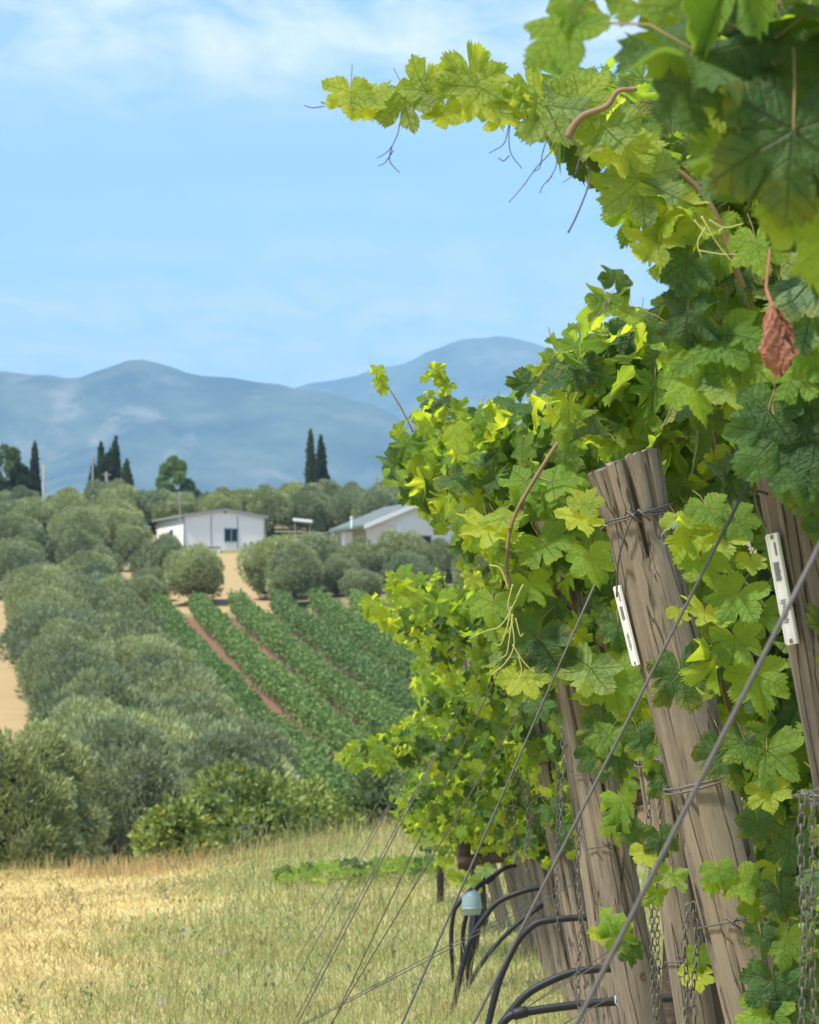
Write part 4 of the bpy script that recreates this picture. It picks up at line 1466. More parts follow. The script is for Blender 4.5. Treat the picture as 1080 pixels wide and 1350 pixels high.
# --- row 1: canopy round the top of the labelled post and the long shoot
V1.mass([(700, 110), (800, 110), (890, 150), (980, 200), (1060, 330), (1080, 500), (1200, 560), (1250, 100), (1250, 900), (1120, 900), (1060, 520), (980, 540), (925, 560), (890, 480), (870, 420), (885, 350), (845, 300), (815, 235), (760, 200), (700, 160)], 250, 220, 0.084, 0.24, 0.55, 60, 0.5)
for a in ((462, 130, 70, 0, 0, (-.1, .85, -.3), 1), (492, 122, 62, 160, 0, (.2, .5, -.6), 0), (478, 148, 50, 20, 0, (-.2, .85, -.3), 4), (535, 140, 82, 15, 1, (.2, .85, -.3), 7), (565, 112, 78, 150, 0, (-.2, .85, -.3), 1), (585, 150, 60, -10, 0, (.1, .85, -.25), 4),
          (640, 128, 110, 20, 0, (-.3, .85, -.3), 1), (625, 100, 85, 170, 0, (.1, .85, -.3), 3), (665, 150, 70, 30, 0, (.2, .85, -.25), 5), (725, 150, 105, 25, 1, (.1, .85, -.25), 7), (700, 125, 70, -120, 0, (-.2, .85, -.3), 1), (795, 180, 100, -15, 1, (.3, .85, -.3), 3), (770, 125, 85, 140, 0, (0, .85, -.3), 0),
          (845, 250, 110, 5, 1, (.1, .85, -.25), 7), (830, 200, 90, 40, 0, (-.2, .85, -.3), 1), (870, 290, 80, -30, 0, (-.2, -.7, .5), 8), (885, 265, 85, 20, 0, (-.4, .5, -.5), 1), (860, 320, 70, -50, 0, (.2, .85, -.3), 5), (905, 350, 85, -20, 2, (-.5, -.7, .3), 1),
          (925, 300, 60, 30, 0, (-.1, .85, -.3), 8), (800, 390, 55, 175, 1, (-.2, -.6, .5), 8), (815, 365, 50, 150, 2, (.4, -.7, .3), 4), (805, 410, 60, 10, 1, (.1, .6, -.4), 6), (930, 470, 95, 0, 1, (-.2, -.8, .4), 4), (960, 450, 95, 20, 1, (-.2, -.7, .5), 0),
          (905, 420, 85, -10, 2, (-.5, -.7, .2), 5), (960, 520, 80, 10, 1, (-.2, .6, -.4), 0), (915, 510, 85, 15, 1, (-.1, -.8, .5), 4), (980, 480, 80, -10, 1, (-.2, -.8, .5), 0)):
    V1.hand(*a[:5], face=a[5], sh=a[6])
V1.cane([(424, 135, .1), (450, 140), (500, 138), (560, 143), (610, 140), (680, 150), (760, 165), (850, 200), (930, 260), (980, 380)], .0016, .005, M_cane, -.26, 'cane', 'long shoot stretching left into the sky', 50)
V1.cane([(840, 118), (815, 120), (800, 140), (770, 152), (755, 168), (748, 182)], .003, .006, M_cane, -.34)
for pts, mt in (([(428, 140), (412, 142), (401, 139)], M_browntendril), ([(536, 142), (528, 160), (524, 178), (513, 198), (497, 209)], M_browntendril), ([(517, 192), (514, 212), (527, 228)], M_browntendril), ([(519, 198), (508, 214), (498, 219)], M_browntendril),
                ([(676, 150), (672, 160), (670, 170), (664, 190), (645, 202)], M_browntendril), ([(680, 150), (672, 168), (673, 200), (688, 222)], M_browntendril), ([(672, 205), (664, 212), (657, 208)], M_browntendril),
                ([(742, 164), (728, 198), (708, 220), (690, 245), (671, 267)], M_browntendril), ([(744, 164), (735, 198), (733, 220), (722, 240)], M_browntendril), ([(728, 232), (716, 245), (712, 255)], M_browntendril), ([(728, 162), (716, 200), (712, 220), (705, 226)], M_browntendril),
                ([(770, 215), (757, 230), (742, 241)], M_browntendril)):
    V1.cane(pts, .0008, .0006, mt, -.3, 'tendril')
V1.cane([(766, 205), (778, 225), (774, 250), (760, 285), (749, 307)], .0011, .0014, M_browntendril, -.3, 'tendril')
for pts in ([(925, 285), (945, 320), (965, 345)], [(930, 300), (920, 320), (925, 340)], [(935, 290), (955, 300), (980, 295)], [(915, 290), (935, 310), (955, 300)], [(920, 330), (950, 335), (975, 335)]):
    V1.cane(pts, .0012, .0008, M_tendril, -.33, 'tendril')
V1.cane([(975, 300), (985, 350), (990, 420), (1000, 500), (1020, 600)], .005, .006, M_cane, .05)
V1.cane([(760, 225 + 0), (765, 200), (752, 180)], .001, .0012, M_browntendril, -.32, 'tendril')


def dead_leaf(V):
    g = random.Random(4)
    top, bot = P(1019, 406, V.y - .8), P(1030, 490, V.y - .8)
    n, m = 34, 26
    vs, fs = [], []
    wid = [.008, .014, .019, .023, .025, .027, .029, .031, .031, .029, .024, .013]
    for i in range(n):
        c = top.lerp(bot, i / (n - 1)) - V.org
        for k in range(m):
            a = 2 * math.pi * k / m * 0.9
            r = float(np.interp(i / (n - 1) * 11, range(12), wid)) * 0.62 * (1 + 0.24 * math.sin(3 * a + i * .13) + .12 * math.sin(7 * a - i * .5) + .10 * math.sin(11 * a + i * .9) + g.uniform(-.05, .05))
            jag = g.uniform(-.006, .012) if i == n - 1 else 0
            vs.append(c + Vector((math.cos(a) * r, math.sin(a) * r * .6, -jag)))
    for i in range(n - 1):
        for k in range(m - 1):
            fs.append((i * m + k, i * m + k + 1, (i + 1) * m + k + 1, (i + 1) * m + k))
    mb = MB()
    mb.add(vs, fs)
    mb.tube([top - V.org, P(1010, 380, V.y - .76) - V.org, P(1015, 330, V.y - .6) - V.org], [.0025, .002, .002], 5)
    o = link('dead_leaf', mb.mesh('dead_leaf', [M_dead]), V.root)
    o['label'] = 'curled rust-red dead leaf hanging near the labelled post'


dead_leaf(V1)
V1.mass([(1010, 480), (1250, 420), (1250, 1420), (1120, 1420), (1080, 1000), (1040, 650)], 0, 160, 0.12, 0.3, 0.0, 20, 0.9, 0.65)
V1.done()

# --- row 2: behind and right of the sawn post
V2.mass([(880, 470), (960, 500), (1010, 560), (1090, 700), (1200, 700), (1250, 1400), (1010, 1400), (1035, 1250), (985, 1060), (920, 930), (885, 830), (875, 650)], 160, 260, 0.092, 0.22, 0.25, 30, 0.55, 0.25)
V2.mass([(740, 460), (800, 420), (860, 420), (920, 470), (950, 540), (880, 600), (790, 600), (730, 560), (700, 510)], 85, 60, 0.084, 0.2, 0.5, 30, 0.5, 0.15)
for a in ((945, 712, 78, 10, 0, (-.2, .7, -.5), 1), (893, 690, 45, 10, 0, (.1, .6, -.6), 8), (905, 715, 60, -30, 0, (-.2, -.6, .6), 2), (935, 675, 60, 20, 1, (0, -.7, .6), 0), (930, 745, 66, 20, 1, (-.2, -.7, .6), 4), (975, 690, 55, 30, 1, (0, -.8, .4), 0), (990, 745, 40, 0, 0, (0, .7, -.5), 0),
          (893, 812, 34, -10, 0, (-.2, .6, -.5), 7), (925, 815, 66, -20, 0, (-.3, .55, -.5), 3), (970, 790, 82, -25, 1, (-.2, -.7, .6), 0), (972, 850, 80, 10, 1, (.2, -.7, .65), 1), (940, 880, 78, -12, 0, (.85, -.35, .3), 9), (900, 895, 92, 12, 2, (-.15, -.9, .2), 1), (1000, 900, 82, 10, 1, (-.1, -.85, .45), 4),
          (1010, 1000, 92, -5, 1, (-.15, -.85, .4), 1), (985, 985, 70, 15, 1, (.1, -.8, .4), 0), (960, 1000, 85, 15, 2, (0, -.9, .2), 0), (1015, 1050, 60, 10, 0, (.2, .7, -.4), 1),
          (948, 1150, 46, 15, 1, (-.1, -.7, .65), 4), (938, 1168, 30, 0, 1, (.4, -.7, .4), 4), (978, 1165, 58, 20, 1, (-.1, -.8, .5), 0), (995, 1195, 46, -5, 1, (-.2, -.85, .3), 4), (1008, 1165, 36, 20, 1, (.3, -.8, .3), 0),
          (765, 690, 60, 5, 0, (-.2, .6, -.5), 1), (772, 660, 46, 160, 0, (0, .6, -.5), 0), (780, 740, 60, 15, 1, (-.1, -.8, .4), 4)):
    hand_off = -0.32 if not (a[0] > 930 and a[1] > 1140) else -0.2
    V2.hand(*a[:5], face=a[5], sh=a[6], off=hand_off)
for a in ((1022, 1300, 84, 10, 2, (-.1, -.85, .35), 4), (1008, 1340, 74, -15, 1, (-.2, -.8, .4), 0), (1048, 1335, 80, 20, 2, (.1, -.85, .3), 1), (1004, 1238, 50, 5, 2, (.2, -.8, .35), 2), (1036, 1245, 66, -10, 1, (-.1, -.85, .3), 0), (1030, 1185, 60, 15, 2, (-.1, -.9, .2), 4), (1000, 1090, 56, 5, 2, (0, -.9, .2), 0), (1042, 1120, 66, -15, 2, (-.2, -.85, .3), 1)):
    V2.hand(*a[:5], face=a[5], sh=a[6], off=-.22)
V2.cane([(1000, 1150), (985, 1155), (960, 1148)], .002, .0015, M_cane, -.17)
V2.cane([(1010, 800), (985, 770), (950, 740), (925, 700)], .003, .002, M_greencane, -.25)
V2.cane([(1010, 1000), (960, 930), (945, 800), (950, 650), (930, 520)], .006, .004, M_cane, .1)


def grapes(V, px, py, rows, off):
    b = P(px, py, V.y + off) - V.org
    g = random.Random(3)
    mb = MB()
    bv, bf = ico_blob(np.zeros(3), 1.0)
    for i in range(rows):
        for k in range(max(1, 4 - i // 2)):
            c = b + Vector((g.uniform(-.018, .018), g.uniform(-.014, .014), -i * .011))
            mb.add([tuple(Vector(q * .0075) + c) for q in bv], [tuple(q) for q in bf])
    o = link('grape_bunch', mb.mesh('grape_bunch', [plain('green_grape', (0.22, 0.30, 0.10), 0.35, 0, 0.2, 60)], True), V.root)
    return o


V2.mass([(890, 470), (1250, 470), (1250, 1420), (1030, 1420), (1000, 1100), (930, 900)], 0, 260, 0.12, 0.35, 0.0, 20, 0.9, 0.55)
grapes(V2, 1066, 1165, 9, -.25)
V2.done()

# --- row 3: bright mass left of the sawn post
V3.mass([(590, 560), (640, 545), (690, 510), (730, 470), (780, 440), (850, 430), (900, 560), (880, 640), (800, 640), (800, 720), (835, 860), (860, 960), (850, 1010), (800, 960), (745, 900), (715, 840), (670, 780), (620, 720), (585, 640)], 262, 260, 0.080, 0.26, 0.75, 60, 0.5)
for a in ((642, 705, 80, -5, 0, (-.2, .65, -.5), 3), (665, 690, 55, 30, 0, (0, .6, -.6), 1), (720, 722, 82, 25, 1, (-.2, -.65, .65), 7), (700, 775, 66, 10, 1, (.1, -.6, .7), 1), (650, 800, 60, 0, 1, (-.1, -.7, .6), 4), (705, 850, 90, -20, 2, (-.1, -.9, .2), 4), (730, 870, 70, 30, 2, (0, -.9, .2), 0),
          (735, 640, 75, 50, 1, (-.1, -.5, .8), 0), (690, 640, 60, -30, 1, (0, -.6, .7), 5), (810, 900, 90, 10, 1, (-.2, -.85, .3), 0), (775, 890, 80, -20, 1, (0, .8, -.3), 4), (815, 830, 60, 0, 2, (-.2, -.9, .2), 4), (790, 965, 55, -10, 2, (-.1, -.9, .2), 5), (695, 900, 60, 20, 0, (.1, .7, -.4), 0), (790, 1000, 60, 10, 2, (0, -.9, .2), 0)):
    V3.hand(*a[:5], face=a[5], sh=a[6])
for a in ((815, 1000, 58, 5, 2, (-.1, -.85, .3), 4), (800, 975, 52, -25, 1, (-.2, -.7, .5), 1), (822, 1062, 56, 15, 1, (.3, -.7, .5), 9), (834, 1100, 46, 5, 2, (.5, -.7, .3), 0), (812, 1088, 44, 10, 1, (-.3, -.6, .6), 6),
          (800, 1215, 46, -30, 1, (-.3, -.6, .6), 9), (818, 1238, 44, 20, 1, (-.1, -.85, .3), 1), (832, 1256, 36, 10, 2, (.2, -.8, .3), 4), (790, 1235, 30, 0, 0, (-.2, .7, -.5), 0)):
    V3.hand(*a[:5], face=a[5], sh=a[6], off=-.35)
for a in ((862, 988, 64, -10, 1, (-.1, -.85, .4), 4), (878, 1030, 56, 12, 2, (-.2, -.85, .3), 1), (846, 975, 50, 20, 2, (.1, -.9, .2), 0), (872, 1110, 50, 10, 2, (.1, -.9, .25), 4), (884, 1160, 44, -15, 1, (-.1, .75, -.4), 6), (852, 1128, 40, 15, 0, (-.1, .75, -.4), 0), (918, 1290, 44, 5, 0, (-.1, .75, -.4), 0), (922, 1262, 40, 10, 1, (-.1, -.8, .4), 4), (868, 1182, 36, 0, 1, (.4, -.7, .3), 9)):
    V3.hand(*a[:5], face=a[5], sh=a[6], off=-1.3)
V3.cane([(800, 470), (770, 540), (745, 570), (700, 640), (675, 690), (668, 745), (674, 775)], .006, .004, M_cane, -.34)
V3.cane([(645, 745), (660, 750), (670, 775)], .002, .002, M_tendril, -.36, 'tendril')
for pts in ([(676, 770), (670, 800), (676, 820), (660, 845)], [(674, 800), (668, 830), (660, 850), (652, 848)], [(676, 810), (672, 840), (668, 862), (660, 868)], [(680, 790), (690, 770), (676, 800), (660, 825), (640, 832), (618, 842)],
            [(675, 820), (678, 850), (668, 872), (648, 890)], [(676, 850), (690, 872), (704, 886), (702, 880)], [(684, 866), (688, 885), (682, 900)], [(680, 815), (686, 838), (690, 835)]):
    V3.cane(pts, .0018, .0011, M_tendril, -.38, 'tendril')
V3.cane([(840, 900), (790, 850), (740, 790)], .005, .003, M_vinebark, -.1)
V3.done()

# --- row 4: bulging left in front of the house
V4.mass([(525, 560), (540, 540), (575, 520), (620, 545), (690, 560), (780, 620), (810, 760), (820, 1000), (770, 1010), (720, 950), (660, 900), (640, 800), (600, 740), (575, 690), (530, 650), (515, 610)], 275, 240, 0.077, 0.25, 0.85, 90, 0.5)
V4.cane([(545, 570), (530, 540), (512, 510), (496, 482)], .003, .0012, M_cane, -.15, 'cane', 'thin bare shoot tip rising above the foliage')
V4.cane([(615, 560), (600, 530), (583, 505), (568, 480)], .003, .0012, M_cane, -.15, 'cane', 'thin leafy shoot tip rising above the foliage')
for a in ((497, 490, 20, 0, 0), (502, 502, 22, 40, 0), (505, 515, 16, -30, 0), (575, 490, 28, 60, 0), (588, 510, 26, -40, 0), (580, 500, 22, 10, 0), (560, 500, 14, 0, 0), (604, 540, 28, 70, 0), (535, 590, 46, -20, 1), (550, 600, 55, -10, 0), (570, 560, 46, 10, 0), (615, 610, 58, 10, 1), (600, 575, 48, -10, 0), (660, 600, 50, 30, 0), (560, 640, 50, -30, 0), (590, 660, 46, 0, 0)):
    V4.hand(*a, face=(random.uniform(-.4, .2), random.choice((-.7, .6)), random.uniform(.2, .6)), off=-.25)
V4.cane([(491, 478), (487, 474), (490, 470)], .0008, .0006, M_tendril, -.15, 'tendril')
V4.cane([(497, 495), (488, 520), (500, 530)], .0008, .0006, M_tendril, -.15, 'tendril')
V4.done()

# --- rows 5 to 10
V5.mass([(480, 795), (492, 785), (520, 800), (515, 760), (535, 752), (560, 775), (600, 785), (650, 790), (720, 850), (790, 960), (790, 1150), (740, 1120), (700, 1040), (650, 960), (600, 900), (560, 880), (540, 855), (500, 830)], 270, 220, 0.070, 0.25, 0.9, 100, 0.5)
for a in ((488, 800, 30, -20, 0), (500, 812, 32, 10, 0), (515, 825, 30, 0, 0), (520, 770, 26, 160, 0), (532, 775, 30, 0, 0), (545, 790, 34, 10, 0), (555, 810, 34, 0, 1), (575, 800, 34, -10, 1)):
    V5.hand(*a, face=(random.uniform(-.4, .2), random.choice((-.7, .6)), random.uniform(.2, .6)), off=-.25)
V5.done()
V6.mass([(535, 880), (550, 868), (580, 890), (640, 890), (720, 960), (760, 1120), (720, 1150), (670, 1100), (620, 1030), (570, 950), (545, 905)], 260, 190, 0.070, 0.25, 0.85, 90, 0.5)
V6.done()
V7.mass([(442, 1000), (460, 990), (485, 975), (520, 965), (545, 945), (590, 925), (660, 970), (720, 1060), (725, 1140), (670, 1135), (600, 1060), (555, 1000), (500, 1008), (470, 1012)], 280, 180, 0.070, 0.25, 0.95, 80, 0.45)
V7.done()
V8.mass([(515, 1045), (540, 1030), (570, 1000), (640, 1010), (700, 1070), (705, 1120), (640, 1125), (590, 1100), (545, 1085)], 200, 150, 0.075, 0.28, 0.8, 70, 0.5)
for a in ((588, 1140, 26, 0, 0), (582, 1110, 20, 0, 0), (620, 1165, 34, -10, 1), (605, 1160, 30, 10, 0), (640, 1150, 28, 20, 1), (560, 1112, 24, 0, 1)):
    V8.hand(*a, face=(-.1, .7, -.4), off=-.25)
V8.cane([(622, 1262), (626, 1220), (630, 1180), (622, 1150), (612, 1135), (612, 1105)], .03, .035, M_vinebark, 0, 'trunk')
V8.cane([(603, 1138), (640, 1132), (690, 1128), (760, 1128)], .034, .025, M_vinebark, -.02, 'cordon')
V8.done()
V9.mass([(525, 1050), (560, 1010), (640, 1010), (680, 1080), (650, 1130), (580, 1110), (545, 1090)], 140, 110, 0.08, 0.28, 0.8, 60, 0.5)
V9.done()
V10.mass([(520, 1070), (545, 1040), (600, 1040), (640, 1090), (600, 1125), (555, 1118)], 110, 80, 0.08, 0.28, 0.7, 60, 0.5)
V10.done()

# creeping shoots on the ground near the crest
b = on_ground(445, 1168, 20, 36)
t = thing('ground_creeper', 'low bright green creeper spreading over the grass near the crest', 'creeper', b)
g = random.Random(12)
for i in range(110):
    px = g.uniform(365, 590)
    py = 1166 - 12 * (px - 365) / 150 * (1 if px < 500 else .9) - g.random() * 24
    q = P(px, py, b.y + g.uniform(-.8, .8))
    zg = hz(q.x, q.y)
    q.z = max(zg + .07, min(zg + .2, q.z))
    o = bpy.data.objects.new('leaf', LMESH[g.randrange(8)][1 if g.random() < .7 else 2])
    COL.objects.link(o)
    o.parent = t
    o.matrix_local = leaf_matrix(q - b, (g.gauss(0, .4), -.5 + g.gauss(0, .4), .8), (g.gauss(0, 1), g.gauss(0, 1), -.3), g.uniform(.06, .11))
for k in range(4):
    mb = MB()
    mb.tube([Vector((g.uniform(-.6, .8), g.uniform(-.5, .5), .03)) + Vector((j * .12, g.uniform(-.05, .05), g.uniform(0, .04))) for j in range(5)], .003, 5)
    link('stem', mb.mesh('creeper_stem', [M_greencane]), t)


# ------------------------------------------------------------------ end posts
def post(top, base, y, dia, label, seed, flare=False, ydrift=0.0):
    a = P(top[0], top[1], y)
    d0 = P(base[0], base[1], y + ydrift)
    # run the axis down to the ground
    ax = (a - d0).normalized()
    zg = hz(d0.x, d0.y)
    b = a - ax * ((a.z - zg) / ax.z)
    L = (a - b).length
    t = thing('end_post', label, 'post', b, 'leaning wooden end posts of the vine rows')
    t.rotation_mode = 'QUATERNION'
    t.rotation_quaternion = Vector((0, 0, 1)).rotation_difference(ax)
    g = random.Random(seed)
    ns, nz_ = 56, 70
    r = dia / 2
    cracks = [(g.randrange(ns), g.uniform(.0, .85) * L, g.uniform(.15, .5) * L, g.uniform(.008, .018)) for _ in range(20)]
    cracks += [(g.randrange(ns), L - g.uniform(.12, .3), 1.0, g.uniform(.016, .028)) for _ in range(9)]
    vs, fs = [], []
    ph = [g.uniform(0, 6.28) for _ in range(4)]
    for i in range(nz_ + 1):
        z = -0.2 + (L + 0.2) * i / nz_
        for k in range(ns):
            w = 2 * math.pi * k / ns
            rr = r * (1.02 - 0.05 * z / L) * (1 + .025 * math.sin(2 * w + ph[0]) + .018 * math.sin(3 * w + ph[1] + z) + .012 * math.sin(z * 5 + ph[2]))
            if flare:
                rr *= 1 + .16 * max(0, 1 - (L - z) / .13) - .05 * max(0, 1 - abs(L - z - .13) / .05)
            for kk, z0, ln, dp in cracks:
                dk = int(round(kk + math.sin(z * 3 + kk) * 0.9)) % ns
                if k == dk and z0 < z < z0 + ln:
                    rr -= dp * min(1, (z - z0) / .06, (z0 + ln - z) / .06 if z0 + ln < L else 1)
            zt = z
            if i == nz_:
                zt += g.uniform(-.006, .004) + 0.012 * math.cos(w + ph[3])
            vs.append((rr * math.cos(w), rr * math.sin(w), zt))
    for i in range(nz_):
        for k in range(ns):
            k2 = (k + 1) % ns
            fs.append((i * ns + k, i * ns + k2, (i + 1) * ns + k2, (i + 1) * ns + k))
    mb = MB()
    mb.add(vs, fs)
    mb.cur = 1
    b0 = nz_ * ns
    vs2, fs2 = [Vector(v) + Vector((0, 0, .0)) for v in vs[b0:]], []
    c = len(vs2)
    vs2.append(Vector((0, 0, L + .004)))
    fs2 = [(k, (k + 1) % ns, c) for k in range(ns)]
    mb.add(vs2, fs2)
    body = link('post_body', mb.mesh('post_body', [M_wood, M_woodend], False), t)
    body.data.polygons.foreach_set('use_smooth', [True] * (nz_ * ns) + [False] * ns)
    # a few knots facing the camera side
    for k in range(2):
        w = -math.pi / 2 + g.uniform(-.9, .7)
        z = g.uniform(.25, .7) * L
        kb = MB()
        ring = []
        cx, cy = math.cos(w), math.sin(w)
        for rr, dpt in ((.008, .0), (.006, .0015), (.004, .0005)):
            for j in range(10):
                q = 2 * math.pi * j / 10
                u_, v_ = math.cos(q) * rr, math.sin(q) * rr * 1.5
                R_ = r * 1.01 + dpt
                ring.append((cx * R_ - cy * u_, cy * R_ + cx * u_, z + v_))
        ff = []
        for s_ in range(2):
            for j in range(10):
                j2 = (j + 1) % 10
                ff.append((s_ * 10 + j, s_ * 10 + j2, s_ * 10 + 10 + j2, s_ * 10 + 10 + j))
        ff.append(tuple(20 + j for j in range(10)))
        kb.add(ring, ff)
        link('knot', kb.mesh('knot', [M_knot], True), t)
    t['L'] = L
    return t, L, r, ax, b


def ring_wire(t, r, z, turns, label_mat=M_rustwire, rad=.0016, tail=True, seed=0):
    g = random.Random(seed + int(z * 100))
    mb = MB()
    for k in range(turns):
        pts = []
        tl = g.uniform(-.012, .012)
        for j in range(29):
            w = 2 * math.pi * j / 28
            pts.append(((r * 1.05 + rad + .002) * math.cos(w), (r * 1.05 + rad + .002) * math.sin(w), z + k * rad * 2.5 + tl * math.sin(w + .5) + g.uniform(-.0008, .0008)))
        mb.tube(pts, rad, 5, False)
    if tail:
        w = -1.75
        c = Vector((math.cos(w) * (r + .006), math.sin(w) * (r + .006), z))
        mb.tube([c, c + Vector((.012, -.008, .014)), c + Vector((.03, -.006, -.012))], rad * 1.3, 5)
        mb.tube([c + Vector((.002, 0, 0)), c + Vector((-.01, -.01, .016)), c + Vector((.012, -.006, -.01))], rad * 1.2, 5)
    link('binding_wire', mb.mesh('binding_wire', [label_mat], True), t)


def label_strip(t, r, z0, z1, w_ang, width, seed):
    """flat white tag nailed to the side of the post, with small dark print"""
    g = random.Random(seed)
    cx, cy = math.cos(w_ang), math.sin(w_ang)
    M = Matrix(((-cy, cx, 0, 0), (cx, cy, 0, 0), (0, 0, 1, 0), (0, 0, 0, 1)))
    # local: x along the tangent, y outward, z along the post
    M = Matrix.Rotation(w_ang - math.pi / 2, 4, 'Z')
    R_ = r * 1.04 + .006
    mb = MB()
    h = z1 - z0
    mb.box((0, R_, (z0 + z1) / 2), (width, .003, h), M)
    for s_ in (-1, 1):
        mb.box((s_ * (width / 2 - .0015), R_ + .0022, (z0 + z1) / 2), (.003, .0014, h - .004), M)
    o = link('label_strip', mb.mesh('label_strip', [M_label]), t)
    pr = MB()

    def bar(x, z, w, hh):
        pr.box((x, R_ + .0019, z), (w, .0008, hh), M)
    zc = (z0 + z1) / 2
    # two rows of blocks and fine bars as on the worn tag
    for k in range(7):
        bar(-.004 + (k % 3) * .0035, zc + h * .10 + k * .0032, .0025, .0022)
    bar(.002, zc + h * .16, width * .42, h * .17)
    for k in range(10):
        bar(.001 + .0016 * (k % 2), zc - h * (.10 + .022 * k), width * (.2 + .25 * g.random()), h * .012)
    bar(-.003, zc + h * .36, width * .14, h * .12)
    link('print', pr.mesh('label_print', [M_ink]), o)['kind'] = 'stuff'
    ru = MB()
    for q in (.47, -.47):
        ru.box((0, R_ + .0024, zc + h * q), (.006, .001, .006), M)
    link('nail', ru.mesh('nail', [M_rust]), o)


P1, L1, r1, ax1, b1 = post((1038, 466), (1138, 1000), 5.27 * 1.0 + .0, 0.15, 'leaning wooden post at the right edge with a white tag on its side', 1)
P2, L2, r2, ax2, b2 = post((822, 607), (977, 1240), row_depth(2), 0.132, 'leaning sawn-top wooden post in the middle with wire bound round its neck', 2, True)
P3, L3, r3, ax3, b3 = post((722, 690), (826, 1230), row_depth(3), 0.108, 'leaning post left of the sawn-top one, chains hanging at its left', 3)
P4, L4, r4, ax4, b4 = post((730, 740), (808, 1290), row_depth(4), 0.098, 'leaning post half hidden behind the thicker one in front', 4)
P5, L5, r5, ax5, b5 = post((676, 776), (767, 1250), row_depth(5), 0.092, 'third leaning post behind the black hoses', 5)
P6, L6, r6, ax6, b6 = post((652, 803), (744, 1255), row_depth(6), 0.086, 'fourth leaning post behind the black hoses', 6)
P7, L7, r7, ax7, b7 = post((618, 824), (718, 1240), row_depth(7), 0.08, 'thin leaning post farther back among the hoses', 7)
P8, L8, r8, ax8, b8 = post((598, 841), (690, 1215), row_depth(8), 0.076, 'farthest clearly visible leaning post above the grass', 8)
P9, L9, r9, ax9, b9 = post((580, 855), (655, 1180), row_depth(9), 0.07, 'distant leaning post mostly behind the vine leaves', 9)
PV, LV, rV, axV, bV = post((862, 985), (915, 1330), 8.55, 0.085, 'short upright post standing behind the sawn-top post', 10)

for q in (0.0, 0.012, -0.006):
    ring_wire(P2, r2, L2 - .115 + q, 1, M_rustwire, .0019, q == 0.0, 5)
mb = MB()
mb.tube(spline([(-.01, -r2 * 1.08, L2 - .105), (-.035, -r2 * 1.05, L2 - .14), (-.06, -r2 * .75, L2 - .19), (-.075, -.02, L2 - .25)], 14), .0022, 6)
link('binding_wire', mb.mesh('wire_tail', [M_rustwire], True), P2)
ring_wire(P2, r2, L2 - .63, 2, M_chain, .0026, False, 6)
ring_wire(P2, r2, L2 - .90, 1, M_rustwire, .0018, True, 7)
ring_wire(P3, r3, L3 - .79, 1, M_rustwire, .0016, True, 8)
ring_wire(P3, r3, L3 - .60, 1, M_rustwire, .0012, False, 9)
ring_wire(P4, r4, L4 - .55, 1, M_rustwire, .0015, True, 10)
ring_wire(P5, r5, L5 - .60, 1, M_rustwire, .0015, True, 11)
ring_wire(P6, r6, L6 - .65, 1, M_rustwire, .0016, True, 12)
ring_wire(PV, rV, LV - .03, 2, M_chain, .0022, False, 13)
ring_wire(PV, rV, LV - .48, 1, M_rustwire, .0016, True, 14)
ring_wire(P1, r1, L1 - .62, 2, M_chain, .003, False, 15)
label_strip(P2, r2, L2 - .385, L2 - .23, R(200), .030, 1)
label_strip(P1, r1, L1 - .40, L1 - .245, R(212), .026, 2)
hk = MB()
hk.tube(spline([(-r1 * .9, -r1 * .55, L1 - .19), (-r1 * 1.12, -r1 * .7, L1 - .185), (-r1 * 1.14, -r1 * .72, L1 - .21), (-r1 * 1.05, -r1 * .68, L1 - .235)], 12), .0022, 6)
link('hook', hk.mesh('hook', [M_wire], True), P1)


# ------------------------------------------------------------------ guy wires
def guy(a, b, ya, yb, r, label, mat=M_wire, sag=0.0):
    A, B = P(a[0], a[1], ya), P(b[0], b[1], yb)
    d = B - A
    zg = hz(B.x, B.y)
    if B.z > zg + 0.02:                       # run on down to the anchor in the soil
        k = (A.z - zg + .03) / (A.z - B.z) if B.z < A.z else 1
        B = A + d * k
    mb = MB()
    mb.tube([(A.lerp(B, q) + Vector((0, 0, -sag * 4 * q * (1 - q)))) - B for q in np.linspace(0, 1, 9)], r, 6)
    tag(link('guy_wire', mb.mesh('guy_wire', [mat], True), None, B), label, 'wire', 'guy wires of the end posts')


Y = row_depth
guy((1130, 622), (760, 1350), Y(0), Y(0), .0024, 'thickest guy wire crossing the right edge and the labelled post')
guy((987, 636), (624, 1350), Y(1) - .12, Y(1) - .12, .0023, 'guy wire from the labelled post passing in front of the sawn-top post')
guy((803, 728), (530, 1350), Y(2) - .11, Y(2) - .11, .0022, 'guy wire from the left side of the sawn-top post down to the grass')
guy((745, 840), (438, 1348), Y(3) - .1, 11.5, .0021, 'guy wire ending lowest left in the grass', M_rustwire)
guy((676, 845), (437, 1352), Y(4), 13.5, .0021, 'dark guy wire meeting its neighbour low in the grass', M_rustwire)
guy((640, 870), (480, 1180), Y(5), Y(5), .0025, 'guy wire slanting across the pale shoots')
guy((622, 900), (470, 1190), Y(6), Y(6), .0022, 'thin guy wire behind the lower vine shoots')
guy((600, 905), (440, 1200), Y(7), Y(7), .0022, 'thin far guy wire over the shrubs')
guy((590, 930), (430, 1200), Y(8), Y(8), .0020, 'thin farther guy wire over the dry grass')
guy((575, 930), (420, 1190), Y(9), Y(9), .0020, 'farthest thin guy wire near the creeper')
guy((790, 1148), (480, 1310), Y(5), Y(5) - 1.5, .0018, 'upper low brace wire rising to the right between the hoses')
guy((800, 1135), (520, 1285), Y(6), Y(6) - 1.0, .0018, 'second low brace wire behind the upper hose', M_rustwire)
